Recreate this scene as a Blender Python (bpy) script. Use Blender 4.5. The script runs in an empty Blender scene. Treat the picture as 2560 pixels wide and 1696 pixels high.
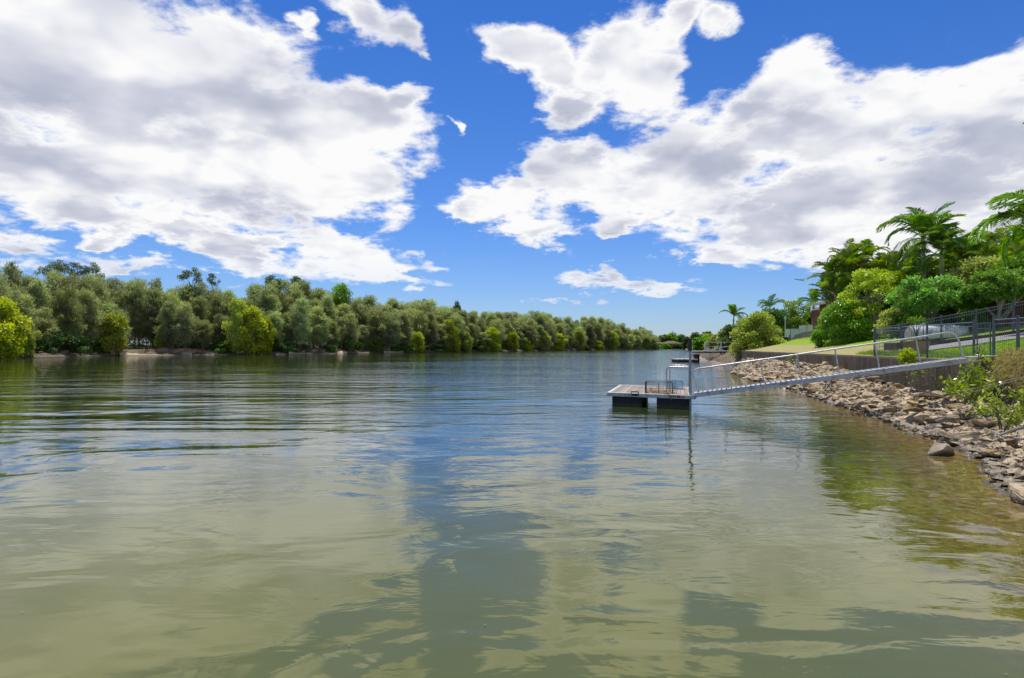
import bpy, bmesh, math, random
import numpy as np
from mathutils import Vector, Matrix, Quaternion
R = math.radians
SC = bpy.context.scene
COL = SC.collection
F = 1525.0          # focal length of the 2560 px wide photograph, in pixels
HZ = 865.0          # its horizon row
CH = 2.2            # eye height above the water
rnd = random.Random(7)

def P(px, py, Y):
    """real-world point seen at a photo pixel at distance Y"""
    return Vector(((px - 1280) / F * Y, Y, CH - (py - HZ) / F * Y))
def onwater(px, py, z=0.0):
    Y = (CH - z) * F / (py - HZ)
    return P(px, py, Y)

# ------------------------------------------------------------------ materials
def new_mat(name):
    m = bpy.data.materials.new(name); m.use_nodes = True
    nt = m.node_tree; nt.nodes.clear()
    out = nt.nodes.new('ShaderNodeOutputMaterial')
    return m, nt, out
class NB:
    """tiny node builder"""
    def __init__(s, nt): s.nt = nt
    def n(s, typ, **kw):
        nd = s.nt.nodes.new(typ)
        for k, v in kw.items(): setattr(nd, k, v)
        return nd
    def inp(s, sock, v):
        if v is None: return
        if isinstance(v, bpy.types.NodeSocket): s.nt.links.new(v, sock)
        else: sock.default_value = v
    def math(s, op, a, b=None, c=None, clamp=False):
        nd = s.n('ShaderNodeMath', operation=op, use_clamp=clamp)
        s.inp(nd.inputs[0], a); s.inp(nd.inputs[1], b)
        if c is not None: s.inp(nd.inputs[2], c)
        return nd.outputs[0]
    def vm(s, op, a, b=None):
        nd = s.n('ShaderNodeVectorMath', operation=op)
        s.inp(nd.inputs[0], a); s.inp(nd.inputs[1], b)
        return nd.outputs['Value'] if op in ('LENGTH', 'DOT_PRODUCT', 'DISTANCE') else nd.outputs[0]
    def noise(s, vec, scale, detail=4, rough=.55, dist=0.0, lac=2.0):
        nd = s.n('ShaderNodeTexNoise')
        s.inp(nd.inputs['Vector'], vec); nd.inputs['Scale'].default_value = scale
        nd.inputs['Detail'].default_value = detail; nd.inputs['Roughness'].default_value = rough
        nd.inputs['Distortion'].default_value = dist; nd.inputs['Lacunarity'].default_value = lac
        return nd.outputs['Fac']
    def mapping(s, vec, loc=(0,0,0), rot=(0,0,0), scale=(1,1,1), typ='POINT'):
        nd = s.n('ShaderNodeMapping', vector_type=typ)
        s.inp(nd.inputs[0], vec)
        nd.inputs[1].default_value = loc; nd.inputs[2].default_value = rot; nd.inputs[3].default_value = scale
        return nd.outputs[0]
    def ramp(s, fac, stops, interp='LINEAR'):
        nd = s.n('ShaderNodeValToRGB'); nd.color_ramp.interpolation = interp
        el = nd.color_ramp.elements
        while len(el) < len(stops): el.new(0.5)
        for e, (p, c) in zip(el, stops):
            e.position = p; e.color = (*c, 1) if len(c) == 3 else c
        s.inp(nd.inputs[0], fac)
        return nd.outputs[0]
    def mapr(s, v, a, b, c=0.0, d=1.0, smooth=True):
        nd = s.n('ShaderNodeMapRange', interpolation_type='SMOOTHSTEP' if smooth else 'LINEAR')
        s.inp(nd.inputs[0], v)
        for i, x in enumerate((a, b, c, d)): s.inp(nd.inputs[1 + i], x)
        return nd.outputs[0]
    def mix(s, f, a, b, mode='MIX'):
        nd = s.n('ShaderNodeMix', data_type='RGBA', blend_type=mode)
        s.inp(nd.inputs[0], f)
        s.inp(nd.inputs[6], a if isinstance(a, bpy.types.NodeSocket) else (*a, 1))
        s.inp(nd.inputs[7], b if isinstance(b, bpy.types.NodeSocket) else (*b, 1))
        return nd.outputs[2]
    def mixf(s, f, a, b):
        nd = s.n('ShaderNodeMix', data_type='FLOAT')
        s.inp(nd.inputs[0], f); s.inp(nd.inputs[2], a); s.inp(nd.inputs[3], b)
        return nd.outputs[0]
    def pos(s): return s.n('ShaderNodeNewGeometry').outputs['Position']
    def obj(s): return s.n('ShaderNodeTexCoord').outputs['Object']
    def attr(s, name): return s.n('ShaderNodeAttribute', attribute_name=name).outputs['Fac']
    def orand(s): return s.n('ShaderNodeObjectInfo').outputs['Random']
    def bump(s, h, strength=.5, dist=.02):
        nd = s.n('ShaderNodeBump'); nd.inputs['Strength'].default_value = strength
        nd.inputs['Distance'].default_value = dist; s.inp(nd.inputs['Height'], h)
        return nd.outputs[0]
    def pbr(s, out, col, rough=.6, metal=0.0, spec=.5, normal=None, **kw):
        b = s.n('ShaderNodeBsdfPrincipled')
        s.inp(b.inputs['Base Color'], col if isinstance(col, bpy.types.NodeSocket) else (*col, 1))
        s.inp(b.inputs['Roughness'], rough); b.inputs['Metallic'].default_value = metal
        b.inputs['Specular IOR Level'].default_value = spec
        if normal is not None: s.inp(b.inputs['Normal'], normal)
        for k, v in kw.items(): b.inputs[k].default_value = v
        if out: s.nt.links.new(b.outputs[0], out.inputs[0])
        return b

def surf(name, c1, c2, scale=3.0, rough=.7, metal=0.0, spec=.4, bump=.3, bdist=.01, detail=6, c3=None, stretch=(1,1,1), local=True, s3=.7):
    """two/three-tone weathered surface with bump"""
    m, nt, out = new_mat(name); b = NB(nt)
    v = b.mapping(b.obj() if local else b.pos(), scale=stretch)
    n1 = b.noise(v, scale, detail, .65)
    col = b.ramp(n1, [(.32, c1), (.68, c2)])
    if c3 is not None:
        n2 = b.noise(v, scale * s3, 5, .7, .6)
        col = b.mix(b.mapr(n2, .52, .68), col, c3)
    n3 = b.noise(v, scale * 9, 4, .6)
    col = b.mix(b.math('MULTIPLY', n3, .35), col, (c1[0]*.35, c1[1]*.35, c1[2]*.35))
    h = b.math('ADD', n1, b.math('MULTIPLY', n3, .5))
    rg = b.mapr(n3, .3, .7, max(rough - .12, 0.05), min(rough + .12, 1))
    b.pbr(out, col, rg, metal, spec, b.bump(h, bump, bdist))
    return m

def leaf_mat(name, dark, mid, light, rough=.5, trans=.35, spec=.25, hue_var=.12):
    m, nt, out = new_mat(name); b = NB(nt)
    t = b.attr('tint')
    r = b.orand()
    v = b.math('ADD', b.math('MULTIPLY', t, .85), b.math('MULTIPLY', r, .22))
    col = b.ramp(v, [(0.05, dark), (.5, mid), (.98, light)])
    hs = b.n('ShaderNodeHueSaturation')
    b.inp(hs.inputs['Hue'], b.math('MULTIPLY_ADD', r, hue_var * .3, .5 - hue_var * .15))
    b.inp(hs.inputs['Saturation'], b.math('MULTIPLY_ADD', b.math('FRACT', b.math('MULTIPLY', r, 7.31)), .3, .85))
    b.inp(hs.inputs['Value'], b.math('MULTIPLY_ADD', b.math('FRACT', b.math('MULTIPLY', r, 3.77)), .5, .75))
    b.inp(hs.inputs['Color'], col)
    p = b.pbr(None, hs.outputs[0], rough, 0, spec)
    tr = b.n('ShaderNodeBsdfTranslucent')
    b.inp(tr.inputs[0], b.mix(1.0, hs.outputs[0], (1.3, 1.5, .6), 'MULTIPLY'))
    mx = b.n('ShaderNodeMixShader'); mx.inputs[0].default_value = trans
    nt.links.new(p.outputs[0], mx.inputs[1]); nt.links.new(tr.outputs[0], mx.inputs[2])
    nt.links.new(mx.outputs[0], out.inputs[0])
    return m

# ------------------------------------------------------------------ objects
def setp(o, label=None, cat=None, group=None, kind=None):
    if label: o['label'] = label
    if cat: o['category'] = cat
    if group: o['group'] = group
    if kind: o['kind'] = kind
    return o
def thing(name, label, cat, loc=(0,0,0), rz=0, group=None):
    o = bpy.data.objects.new(name, None); COL.objects.link(o)
    o.location = loc; o.rotation_euler = (0, 0, rz); o.empty_display_size = .2
    return setp(o, label, cat, group)
def link(name, me, parent=None, loc=None):
    o = bpy.data.objects.new(name, me); COL.objects.link(o)
    if parent is not None: o.parent = parent
    if loc is not None: o.location = loc
    return o
def np_mesh(name, V, Fc, mat=None, smooth=False, tint=None):
    V = np.asarray(V, dtype=np.float32); Fc = np.asarray(Fc, dtype=np.int32)
    me = bpy.data.meshes.new(name)
    k = Fc.shape[1]
    me.vertices.add(len(V)); me.vertices.foreach_set('co', V.ravel())
    me.loops.add(Fc.size); me.loops.foreach_set('vertex_index', Fc.ravel())
    me.polygons.add(len(Fc)); me.polygons.foreach_set('loop_start', np.arange(0, Fc.size, k, dtype=np.int32))
    me.polygons.foreach_set('use_smooth', np.full(len(Fc), smooth, dtype=bool))
    if tint is not None:
        a = me.attributes.new('tint', 'FLOAT', 'POINT'); a.data.foreach_set('value', np.asarray(tint, dtype=np.float32))
    me.update(calc_edges=True); me.validate()
    if mat: me.materials.append(mat)
    return me

class MB:
    """collects boxes, beams, tubes ... in world coordinates; build() links ONE mesh object"""
    def __init__(s): s.v = []; s.f = []
    def add(s, vs, fs):
        o = len(s.v); s.v += [tuple(v) for v in vs]; s.f += [tuple(i + o for i in f) for f in fs]; return s
    def box(s, x0, x1, y0, y1, z0, z1):
        return s.add([(x0,y0,z0),(x1,y0,z0),(x1,y1,z0),(x0,y1,z0),(x0,y0,z1),(x1,y0,z1),(x1,y1,z1),(x0,y1,z1)],
                     [(0,3,2,1),(4,5,6,7),(0,1,5,4),(1,2,6,5),(2,3,7,6),(3,0,4,7)])
    def hexa(s, b, t):
        """prism between two 4-point loops"""
        n = len(b)
        return s.add(list(b) + list(t), [tuple(reversed(range(n))), tuple(range(n, 2*n))] + [(i, (i+1) % n, n + (i+1) % n, n + i) for i in range(n)])
    def beam(s, a, b, w, h, up=(0,0,1)):
        a = Vector(a); b = Vector(b); d = (b - a).normalized(); up = Vector(up)
        sd = d.cross(up)
        if sd.length < 1e-4: sd = d.cross(Vector((1,0,0)))
        sd.normalize(); u = sd.cross(d)
        q = lambda c: [c + sd*w/2 - u*h/2, c + sd*w/2 + u*h/2, c - sd*w/2 + u*h/2, c - sd*w/2 - u*h/2]
        return s.hexa(q(a), q(b))
    def tube(s, path, r, n=8, cap=True):
        path = [Vector(p) for p in path]
        rs = r if isinstance(r, (list, tuple)) else [r] * len(path)
        rings = []; prev = None
        for i, p in enumerate(path):
            d = (path[min(i+1, len(path)-1)] - path[max(i-1, 0)])
            if d.length < 1e-9: d = Vector((0,0,1))
            d.normalize()
            if prev is None:
                prev = d.cross(Vector((0,0,1)))
                if prev.length < 1e-3: prev = Vector((1,0,0))
            prev = (prev - d * prev.dot(d)); prev.normalize()
            u = d.cross(prev)
            rings.append([p + prev * math.cos(2*math.pi*k/n) * rs[i] + u * math.sin(2*math.pi*k/n) * rs[i] for k in range(n)])
        vs = [v for r_ in rings for v in r_]; fs = []
        for i in range(len(rings) - 1):
            for k in range(n):
                fs.append((i*n + k, i*n + (k+1) % n, (i+1)*n + (k+1) % n, (i+1)*n + k))
        if cap: fs += [tuple(reversed(range(n))), tuple((len(rings)-1)*n + k for k in range(n))]
        return s.add(vs, fs)
    def build(s, name, mat, parent=None, smooth=False, bevel=0.0, angle=40):
        off = Vector((0,0,0))
        if parent is not None:
            p = parent
            while p is not None: off += p.location; p = p.parent
        me = bpy.data.meshes.new(name)
        me.from_pydata([tuple(Vector(v) - off) for v in s.v], [], s.f); me.validate()
        bm = bmesh.new(); bm.from_mesh(me); bmesh.ops.recalc_face_normals(bm, faces=bm.faces)
        if bevel > 0:
            bmesh.ops.bevel(bm, geom=[e for e in bm.edges if e.is_manifold and e.calc_face_angle(0) > .5], offset=bevel, segments=1, affect='EDGES')
        bm.to_mesh(me); bm.free()
        if mat: me.materials.append(mat)
        if smooth:
            me.polygons.foreach_set('use_smooth', [True]*len(me.polygons))
            try: me.set_sharp_from_angle(angle=R(angle))
            except Exception: pass
        return link(name, me, parent)
def copy_tree(o, parent=None):
    c = o.copy(); COL.objects.link(c)
    if parent is not None: c.parent = parent
    for ch in list(o.children): copy_tree(ch, c)
    return c
def lerp(a, b, t): return a + (b - a) * t
def interp(x, pts):
    if x <= pts[0][0]: return pts[0][1]
    for (x0, y0), (x1, y1) in zip(pts, pts[1:]):
        if x <= x1: return lerp(y0, y1, (x - x0) / (x1 - x0))
    return pts[-1][1]
# ------------------------------------------------------------------ render, camera, sun, sky
SC.render.resolution_x = 1024; SC.render.resolution_y = 678
SC.view_settings.view_transform = 'Standard'; SC.view_settings.look = 'None'
SC.view_settings.exposure = 0; SC.view_settings.gamma = 1
SC.cycles.max_bounces = 6; SC.cycles.diffuse_bounces = 3; SC.cycles.glossy_bounces = 3; SC.cycles.transmission_bounces = 3
SC.cycles.transparent_max_bounces = 6; SC.cycles.sample_clamp_indirect = 4
SC.cycles.use_adaptive_sampling = True; SC.cycles.adaptive_threshold = .012
SC.cycles.use_denoising = True
cam = bpy.data.cameras.new('camera'); camo = bpy.data.objects.new('camera', cam); COL.objects.link(camo)
cam.sensor_width = 36; cam.lens = 36 * F / 2560
cam.shift_y = (HZ - 848) / 2560
cam.clip_start = .05; cam.clip_end = 9000
camo.location = (0, 0, CH); camo.rotation_euler = (R(90), 0, 0)
SC.camera = camo

SUN_EL = R(69); SUN_AZ = R(-10)          # azimuth from +Y towards +X
sdir = Vector((math.sin(SUN_AZ) * math.cos(SUN_EL), math.cos(SUN_AZ) * math.cos(SUN_EL), math.sin(SUN_EL)))
sl = bpy.data.lights.new('sun', 'SUN'); sl.energy = 4.9; sl.angle = R(.53); sl.color = (1, .955, .88)
so = bpy.data.objects.new('sun', sl); COL.objects.link(so)
so.rotation_euler = (-sdir).to_track_quat('-Z', 'Y').to_euler()

W = bpy.data.worlds.new('World'); SC.world = W; W.use_nodes = True
nt = W.node_tree; nt.nodes.clear(); b = NB(nt)
wout = b.n('ShaderNodeOutputWorld')
sky = b.n('ShaderNodeTexSky', sky_type='NISHITA')
sky.sun_disc = False; sky.sun_elevation = SUN_EL; sky.sun_rotation = SUN_AZ
sky.altitude = 0; sky.air_density = 1.0; sky.dust_density = .25; sky.ozone_density = 2.0
dirv = b.n('ShaderNodeTexCoord').outputs['Generated']
sep = b.n('ShaderNodeSeparateXYZ'); nt.links.new(dirv, sep.inputs[0])
az = b.math('MULTIPLY', b.math('ARCTAN2', sep.outputs[0], sep.outputs[1]), 57.29578)
zc = b.math('MAXIMUM', sep.outputs[2], 0.0)
el = b.math('MULTIPLY', b.math('ARCSINE', b.math('MINIMUM', sep.outputs[2], 1.0)), 57.29578)
cmb = b.n('ShaderNodeCombineXYZ'); nt.links.new(az, cmb.inputs[0]); nt.links.new(el, cmb.inputs[1])
ae = cmb.outputs[0]                       # azimuth / elevation of the sky direction in degrees
# cloud layer coordinates: the direction carried up to a flat layer (softened at the horizon)
den = b.math('ADD', zc, .26)
cl = b.n('ShaderNodeCombineXYZ')
nt.links.new(b.math('DIVIDE', sep.outputs[0], den), cl.inputs[0])
nt.links.new(b.math('DIVIDE', sep.outputs[1], den), cl.inputs[1])
nt.links.new(b.math('MULTIPLY', zc, 1.6), cl.inputs[2])
cvec = cl.outputs[0]
# warp the azimuth/elevation so that cloud outlines billow
wn = b.n('ShaderNodeTexNoise'); nt.links.new(cvec, wn.inputs['Vector']); wn.inputs['Scale'].default_value = 5.5; wn.inputs['Detail'].default_value = 6; wn.inputs['Roughness'].default_value = .6
warp = b.n('ShaderNodeVectorMath', operation='MULTIPLY_ADD')
nt.links.new(wn.outputs['Color'], warp.inputs[0]); warp.inputs[1].default_value = (7, 5.5, 0)
add = b.vm('ADD', ae, (-3.5, -2.75, 0)); nt.links.new(add, warp.inputs[2])
q = warp.outputs[0]
# cumulus banks: px centre, half axes, tilt, weight in the photograph's proportions
CLOUDS = [
 (40,150,330,250,0,1),(300,180,330,260,20,1),(560,230,260,200,30,1),(760,330,260,170,25,1),(900,300,170,100,10,1),(930,430,110,110,0,.9),
 (500,420,360,150,6,1),(120,420,300,130,5,1),(760,470,200,80,0,1),(180,520,220,70,5,.9),(-150,300,300,300,0,1),(1005,250,60,40,-30,.7),
 (270,590,90,26,-5,.8),(440,570,90,42,5,.8),(590,600,170,52,8,.9),(760,560,60,30,0,.6),(850,640,190,55,10,.85),(980,690,110,24,6,.7),(340,665,120,22,-4,.55),(50,625,100,40,0,.7),(650,670,150,30,5,.7),
 (920,40,110,78,15,1),(1010,70,60,50,0,.8),(762,52,34,34,0,.7),(1050,125,30,22,20,.6),
 (1290,130,90,52,25,.9),(1400,190,120,78,30,1),(1420,270,70,55,10,.9),(1530,130,150,95,-25,1),(1700,45,125,56,-25,.95),(1610,190,105,95,-10,1),(1790,60,60,44,0,.7),
 (1975,185,105,80,-10,1),(1870,295,150,90,-15,1),(1710,350,120,66,-8,.95),(2000,330,330,120,5,1),(2260,260,170,90,5,1),(2460,300,230,130,0,1),(2420,210,90,30,-5,.6),
 (1370,400,70,40,10,.9),(1480,450,170,80,8,1),(1700,450,290,100,-3,1),(2000,500,330,110,-8,1),(2350,470,330,150,0,1),(1560,510,120,50,5,.9),
 (1960,590,230,70,5,1),(2250,590,300,100,0,1),(1800,625,90,26,8,.8),(1540,562,60,26,0,.8),(1690,560,60,26,0,.6),(2500,620,200,140,0,1),
 (1240,500,110,45,10,.9),(1330,570,110,38,8,.9),(1180,520,80,28,5,.7),(1290,460,70,28,10,.7),
 (1500,700,90,30,5,.75),(1620,722,110,19,4,.7),(1400,752,34,8,3,.45),(1340,752,22,6,0,.4),(1130,328,30,12,45,.45),
 (2700,350,260,300,0,1),
]
fld = None
for (cx, cy, a, bb, rot, wgt) in CLOUDS:
    A = math.atan((cx - 1280) / F); E = math.atan((HZ - cy) / F * math.cos(A))
    sa = a * 57.3 / F * math.cos(A) ** 2; se = bb * 57.3 / F * math.cos(A) * math.cos(E) ** 2
    mp = b.mapping(q, (math.degrees(A), math.degrees(E), 0), (0, 0, R(-rot)), (sa * 1.12, se * 1.12, 1e3), 'TEXTURE')
    ln = b.vm('LENGTH', mp)
    f1 = b.math('MULTIPLY_ADD', ln, -wgt, wgt)
    if fld is None: fld = f1
    else:
        nd = b.n('ShaderNodeMath', operation='SMOOTH_MAX'); nt.links.new(fld, nd.inputs[0]); nt.links.new(f1, nd.inputs[1]); nd.inputs[2].default_value = .22
        fld = nd.outputs[0]
# the rest of the sky (beside and behind) gets scattered cumulus of its own
side = b.mapr(b.math('ABSOLUTE', az), 44, 60)
gen = b.math('MULTIPLY_ADD', b.noise(cvec, .8, 2, .5), 2.6, -1.25)
fld = b.mixf(side, fld, gen)
n1 = b.noise(cvec, 5.0, 10, .62, .2)
cv2 = b.vm('ADD', cvec, (0.05, -0.12, 0.10))
n2 = b.noise(cv2, 3.0, 3, .5, .2)
n3 = b.noise(cvec, 3.0, 3, .5, .2)
bil = b.math('ABSOLUTE', b.math('MULTIPLY_ADD', b.noise(cvec, 6.5, 4, .6), 2, -1))    # cauliflower edges
dens = b.math('ADD', fld, b.math('MULTIPLY_ADD', n1, 1.9, -.90))
dens = b.math('SUBTRACT', dens, b.math('MULTIPLY', bil, .22))
cov = b.mapr(dens, -.05, .36)
wisp = b.math('MULTIPLY', b.mapr(b.noise(b.mapping(cvec, scale=(1, .6, 1)), 6, 8, .7, .8), .60, .85), b.mapr(fld, -.7, .1))
cov = b.math('MAXIMUM', cov, b.math('MULTIPLY', wisp, .35))
lown = b.noise(cvec, 1.9, 4, .52, .3)
core = b.math('MULTIPLY', b.mapr(dens, .15, .75), b.mapr(lown, .38, .58, .05, 1.0))
relief = b.math('SUBTRACT', n3, n2)
finev = b.math('SUBTRACT', n1, .5)
br = b.math('ADD', b.math('MULTIPLY_ADD', core, -.46, 1.03), b.math('ADD', b.math('MULTIPLY', relief, 1.1), b.math('MULTIPLY', finev, .22)))
br = b.math('MINIMUM', b.math('MAXIMUM', br, .42), 1.05)
ccol = b.ramp(br, [(.40, (.46, .50, .62)), (.64, (.64, .66, .76)), (.84, (.86, .87, .92)), (.98, (1, 1, 1))])
# sky colour
sk = b.mix(1.0, sky.outputs[0], b.ramp(b.math('DIVIDE', el, 60.0), [(0, (.58, .72, 1.05)), (.2, (.36, .63, 1.10)), (.6, (.17, .52, 1.08)), (1, (.10, .45, 1.04))]), 'MULTIPLY')
bg1 = b.n('ShaderNodeBackground'); b.inp(bg1.inputs[0], sk); bg1.inputs[1].default_value = .112
bg2 = b.n('ShaderNodeBackground'); b.inp(bg2.inputs[0], ccol); bg2.inputs[1].default_value = .97
mx = b.n('ShaderNodeMixShader')
haze = b.mapr(el, 0, 9, .45, 1)
b.inp(mx.inputs[0], b.math('MULTIPLY', cov, haze)); nt.links.new(bg1.outputs[0], mx.inputs[1]); nt.links.new(bg2.outputs[0], mx.inputs[2])
nt.links.new(mx.outputs[0], wout.inputs[0])
W.cycles.sampling_method = 'MANUAL'; W.cycles.sample_map_resolution = 512
# ------------------------------------------------------------------ shores (water's edge), plan coordinates
LSH_PX = [(-500, 84), (-200, 94), (0, 103), (300, 134), (500, 143), (700, 153), (860, 168), (1000, 186), (1180, 216), (1350, 258), (1500, 312), (1600, 350), (1652, 385)]
def lshore(px):
    """distance of the left water's edge along the line of sight through px"""
    return interp(px, LSH_PX)
LSH = [((px - 1280) / F * Y, Y) for px, Y in LSH_PX]
RSH = [(9.5,-30),(6.6,-6),(6.4,2),(6.8,6),(7.3,8.7),(8.3,10.4),(9.6,12.6),(10.2,15.1),(11.6,19.6),(12.7,24.9),(13.9,30),(15.2,37),(15.9,41),(18.0,49),(21.0,57),(23.2,64),(26.2,80),(30.0,96),(36,120),(43,140),(66,225),(88,310),(113,400)]
def rshoreX(Y): return interp(Y, [(y, x) for x, y in RSH])
def wallX(Y): return 11.05 + .185 * Y if Y < 62 else rshoreX(Y) + 2.0 + 2.0 * min(1, (Y - 62) / 30)
WZ = [(-10,.5),(14,.5),(18,.47),(25,.5),(29,.85),(33,1.15),(45,1.05),(55,1.0),(62,1.1)]
LZ = 1.7
def wallbase(Y): return interp(Y, WZ)
def land_z(X, Y):
    """height of the right-hand garden ground"""
    d = max(0.0, X - wallX(Y)); ry = interp(Y, [(0, 1), (60, 1), (110, .5), (200, .25)])
    z = LZ + ry * (.2 * min(d, 9) + .07 * max(0, min(d - 9, 12)))
    return z
def bank_z(X, Y):
    xs, xw = rshoreX(Y), wallX(Y)
    t = (X - xs) / max(xw - xs, .3)
    if t < 0: return max(-2.5, (X - xs) * .22)
    zb = wallbase(Y) if Y < 62 else LZ
    return zb * (min(1, t) ** .8)
def ray_land(px, py):
    lo = None
    for i in range(100, 4000):
        Y = 9 + i * .04
        p = P(px, py, Y)
        if p.x > wallX(Y) and p.z <= land_z(p.x, p.y): return p
    return P(px, py, 60)

M = {}
def mk_water():
    m, nt, out = new_mat('river_water'); b = NB(nt)
    p = b.pos(); sp = b.n('ShaderNodeSeparateXYZ'); nt.links.new(p, sp.inputs[0]); X, Y = sp.outputs[0], sp.outputs[1]
    sh = b.attr('shallow')
    murk = b.mix(b.mapr(b.noise(b.mapping(p, scale=(.3, .12, 1)), 1.0, 3), .35, .65), (.084, .093, .012), (.108, .110, .014))
    murk = b.mix(b.mapr(Y, 4.8, 15), murk, (.028, .042, .011))  # body colour darkens with distance, standing in for weaker return at grazing view
    bedn = b.noise(b.mapping(p, scale=(1, 1, 1)), 5.5, 7, .7, .4)
    bed = b.ramp(bedn, [(.33, (.05, .03, .008)), (.5, (.155, .105, .032)), (.68, (.29, .21, .08))])
    col = b.mix(b.mapr(sh, .12, .95), murk, bed)
    # ripples: heights in metres
    far = b.mapr(Y, 8, 40)
    far2 = b.mapr(Y, 40, 160)
    a1 = b.noise(b.mapping(p, rot=(0, 0, .12), scale=(.30, .52, 1)), 1.0, 2, .5, .9)               # slow swell
    a2 = b.noise(b.mapping(p, rot=(0, 0, -.25), scale=(.95, 1.9, 1)), 1.0, 3, .55, .9)               # lazy ripples
    a3 = b.noise(b.mapping(p, rot=(0, 0, .2), scale=(2.2, 6.5, 1)), 1.0, 4, .6, .3)                # wind ripples
    # an old boat wake: long parallel ripples crossing the left half of the river
    wk = b.noise(b.mapping(p, rot=(0, 0, -.12), scale=(.075, .75, 1)), 1.0, 2.5, .5, .35)
    xs_ = b.math('MULTIPLY_ADD', Y, .10, X)
    mk = b.math('MULTIPLY', b.mapr(xs_, 9.0, -6.0), b.math('MULTIPLY', b.mapr(Y, 9, 18), b.mapr(Y, 90, 30)))
    brk = b.mapr(b.noise(b.mapping(p, scale=(.06, .16, 1)), 1, 3), .38, .55)
    mk = b.math('MULTIPLY', mk, brk)
    # small ring ripples near the right bank
    mk2 = b.math('MULTIPLY', b.mapr(X, 3.5, 8), b.math('MULTIPLY', b.mapr(Y, 9, 13), b.mapr(Y, 40, 22)))
    a4 = b.noise(b.mapping(p, rot=(0, 0, .35), scale=(.8, 4.2, 1)), 1.0, 2, .5, .5)
    patch = b.mapr(b.noise(b.mapping(p, scale=(.035, .09, 1)), 1, 3), .4, .6, .35, 1.0)
    lee = b.mapr(X, 2, -26, 1.0, .42)      # sheltered water under the wood
    h = b.math('MULTIPLY', a1, b.mixf(far, .046, .06))
    h = b.math('ADD', h, b.math('MULTIPLY', a2, b.math('MULTIPLY', b.mixf(far, .0135, .060), b.math('MULTIPLY', patch, lee))))
    h = b.math('ADD', h, b.math('MULTIPLY', a3, b.math('MULTIPLY', b.mixf(far, .0012, .019), b.math('MULTIPLY', patch, lee))))
    h = b.math('ADD', h, b.math('MULTIPLY', wk, b.math('MULTIPLY', mk, .085)))
    h = b.math('ADD', h, b.math('MULTIPLY', a4, b.math('MULTIPLY', mk2, .0065)))
    nrm = b.bump(h, 1.0, 1.0)
    pr = b.pbr(None, col, b.mixf(far2, .012, .07), 0, .5, nrm, IOR=1.56)
    nt.links.new(pr.outputs[0], out.inputs[0])
    return m
def axis(pts):
    """concatenated ranges [(start, stop, step)]"""
    a = []
    for s0, s1, st in pts: a += list(np.arange(s0, s1, st))
    return np.array(a + [pts[-1][1]])
def grid_faces(nx, ny):
    i = np.arange(nx - 1)[None, :] + np.arange(ny - 1)[:, None] * nx
    return np.stack([i, i + 1, i + nx + 1, i + nx], -1).reshape(-1, 4)
xs = axis([(-3000, -200, 400), (-200, 0, 20), (0, 5, 1), (5, 17, .25), (17, 45, 1.5), (45, 400, 20), (400, 3000, 400)])
ys = axis([(-400, -10, 60), (-10, 40, .5), (40, 140, 4), (140, 600, 40), (600, 4000, 500)])
XX, YY = np.meshgrid(xs, ys)
Vw = np.stack([XX.ravel(), YY.ravel(), np.zeros(XX.size)], -1)
shl = np.array([max(0.0, min(1.0, 1 - (rshoreX(y) - x) / (3.0 + max(0, 20 - y) * .09))) if y < 150 else 0.0 for x, y in Vw[:, :2]])
me = np_mesh('river_water', Vw, grid_faces(len(xs), len(ys)), mk_water())
a = me.attributes.new('shallow', 'FLOAT', 'POINT'); a.data.foreach_set('value', shl.astype(np.float32))
setp(link('water', me), 'calm green river reflecting clouds and trees', None, None, 'structure')

# ground materials
def mk_bank(name, c1, c2, c3, c4, sc=1.0):
    m, nt, out = new_mat(name); b = NB(nt); p = b.pos()
    n1 = b.noise(p, .35 * sc, 6, .65); n2 = b.noise(p, 2.4 * sc, 6, .7); n3 = b.noise(p, 14 * sc, 4, .7)
    col = b.mix(b.mapr(n1, .38, .62), c1, c2)
    col = b.mix(b.mapr(n2, .5, .68), col, c3)
    sp = b.n('ShaderNodeSeparateXYZ'); nt.links.new(p, sp.inputs[0])
    wet = b.mapr(b.math('ADD', sp.outputs[2], b.math('MULTIPLY', b.math('SUBTRACT', n2, .5), .3)), .06, .30)
    col = b.mix(wet, c4, col)
    col = b.mix(b.math('MULTIPLY', b.mapr(n3, .45, .7), .55), col, (c1[0]*.3, c1[1]*.3, c1[2]*.3))
    h = b.math('ADD', b.math('MULTIPLY', n2, .1), b.math('MULTIPLY', n3, .04))
    b.pbr(out, col, b.mixf(wet, .25, .9), 0, .4, b.bump(h, .9, 1.0))
    return m
M['farbank'] = mk_bank('far_bank_soil', (.10, .07, .045), (.16, .12, .07), (.07, .075, .03), (.06, .042, .028), .5)
M['nearbank'] = mk_bank('muddy_soil_gap_shade', (.10, .072, .042), (.21, .155, .09), (.07, .05, .03), (.05, .036, .02), 1.3)  # mud; its dark tones also paint shade into the gaps between rocks

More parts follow.
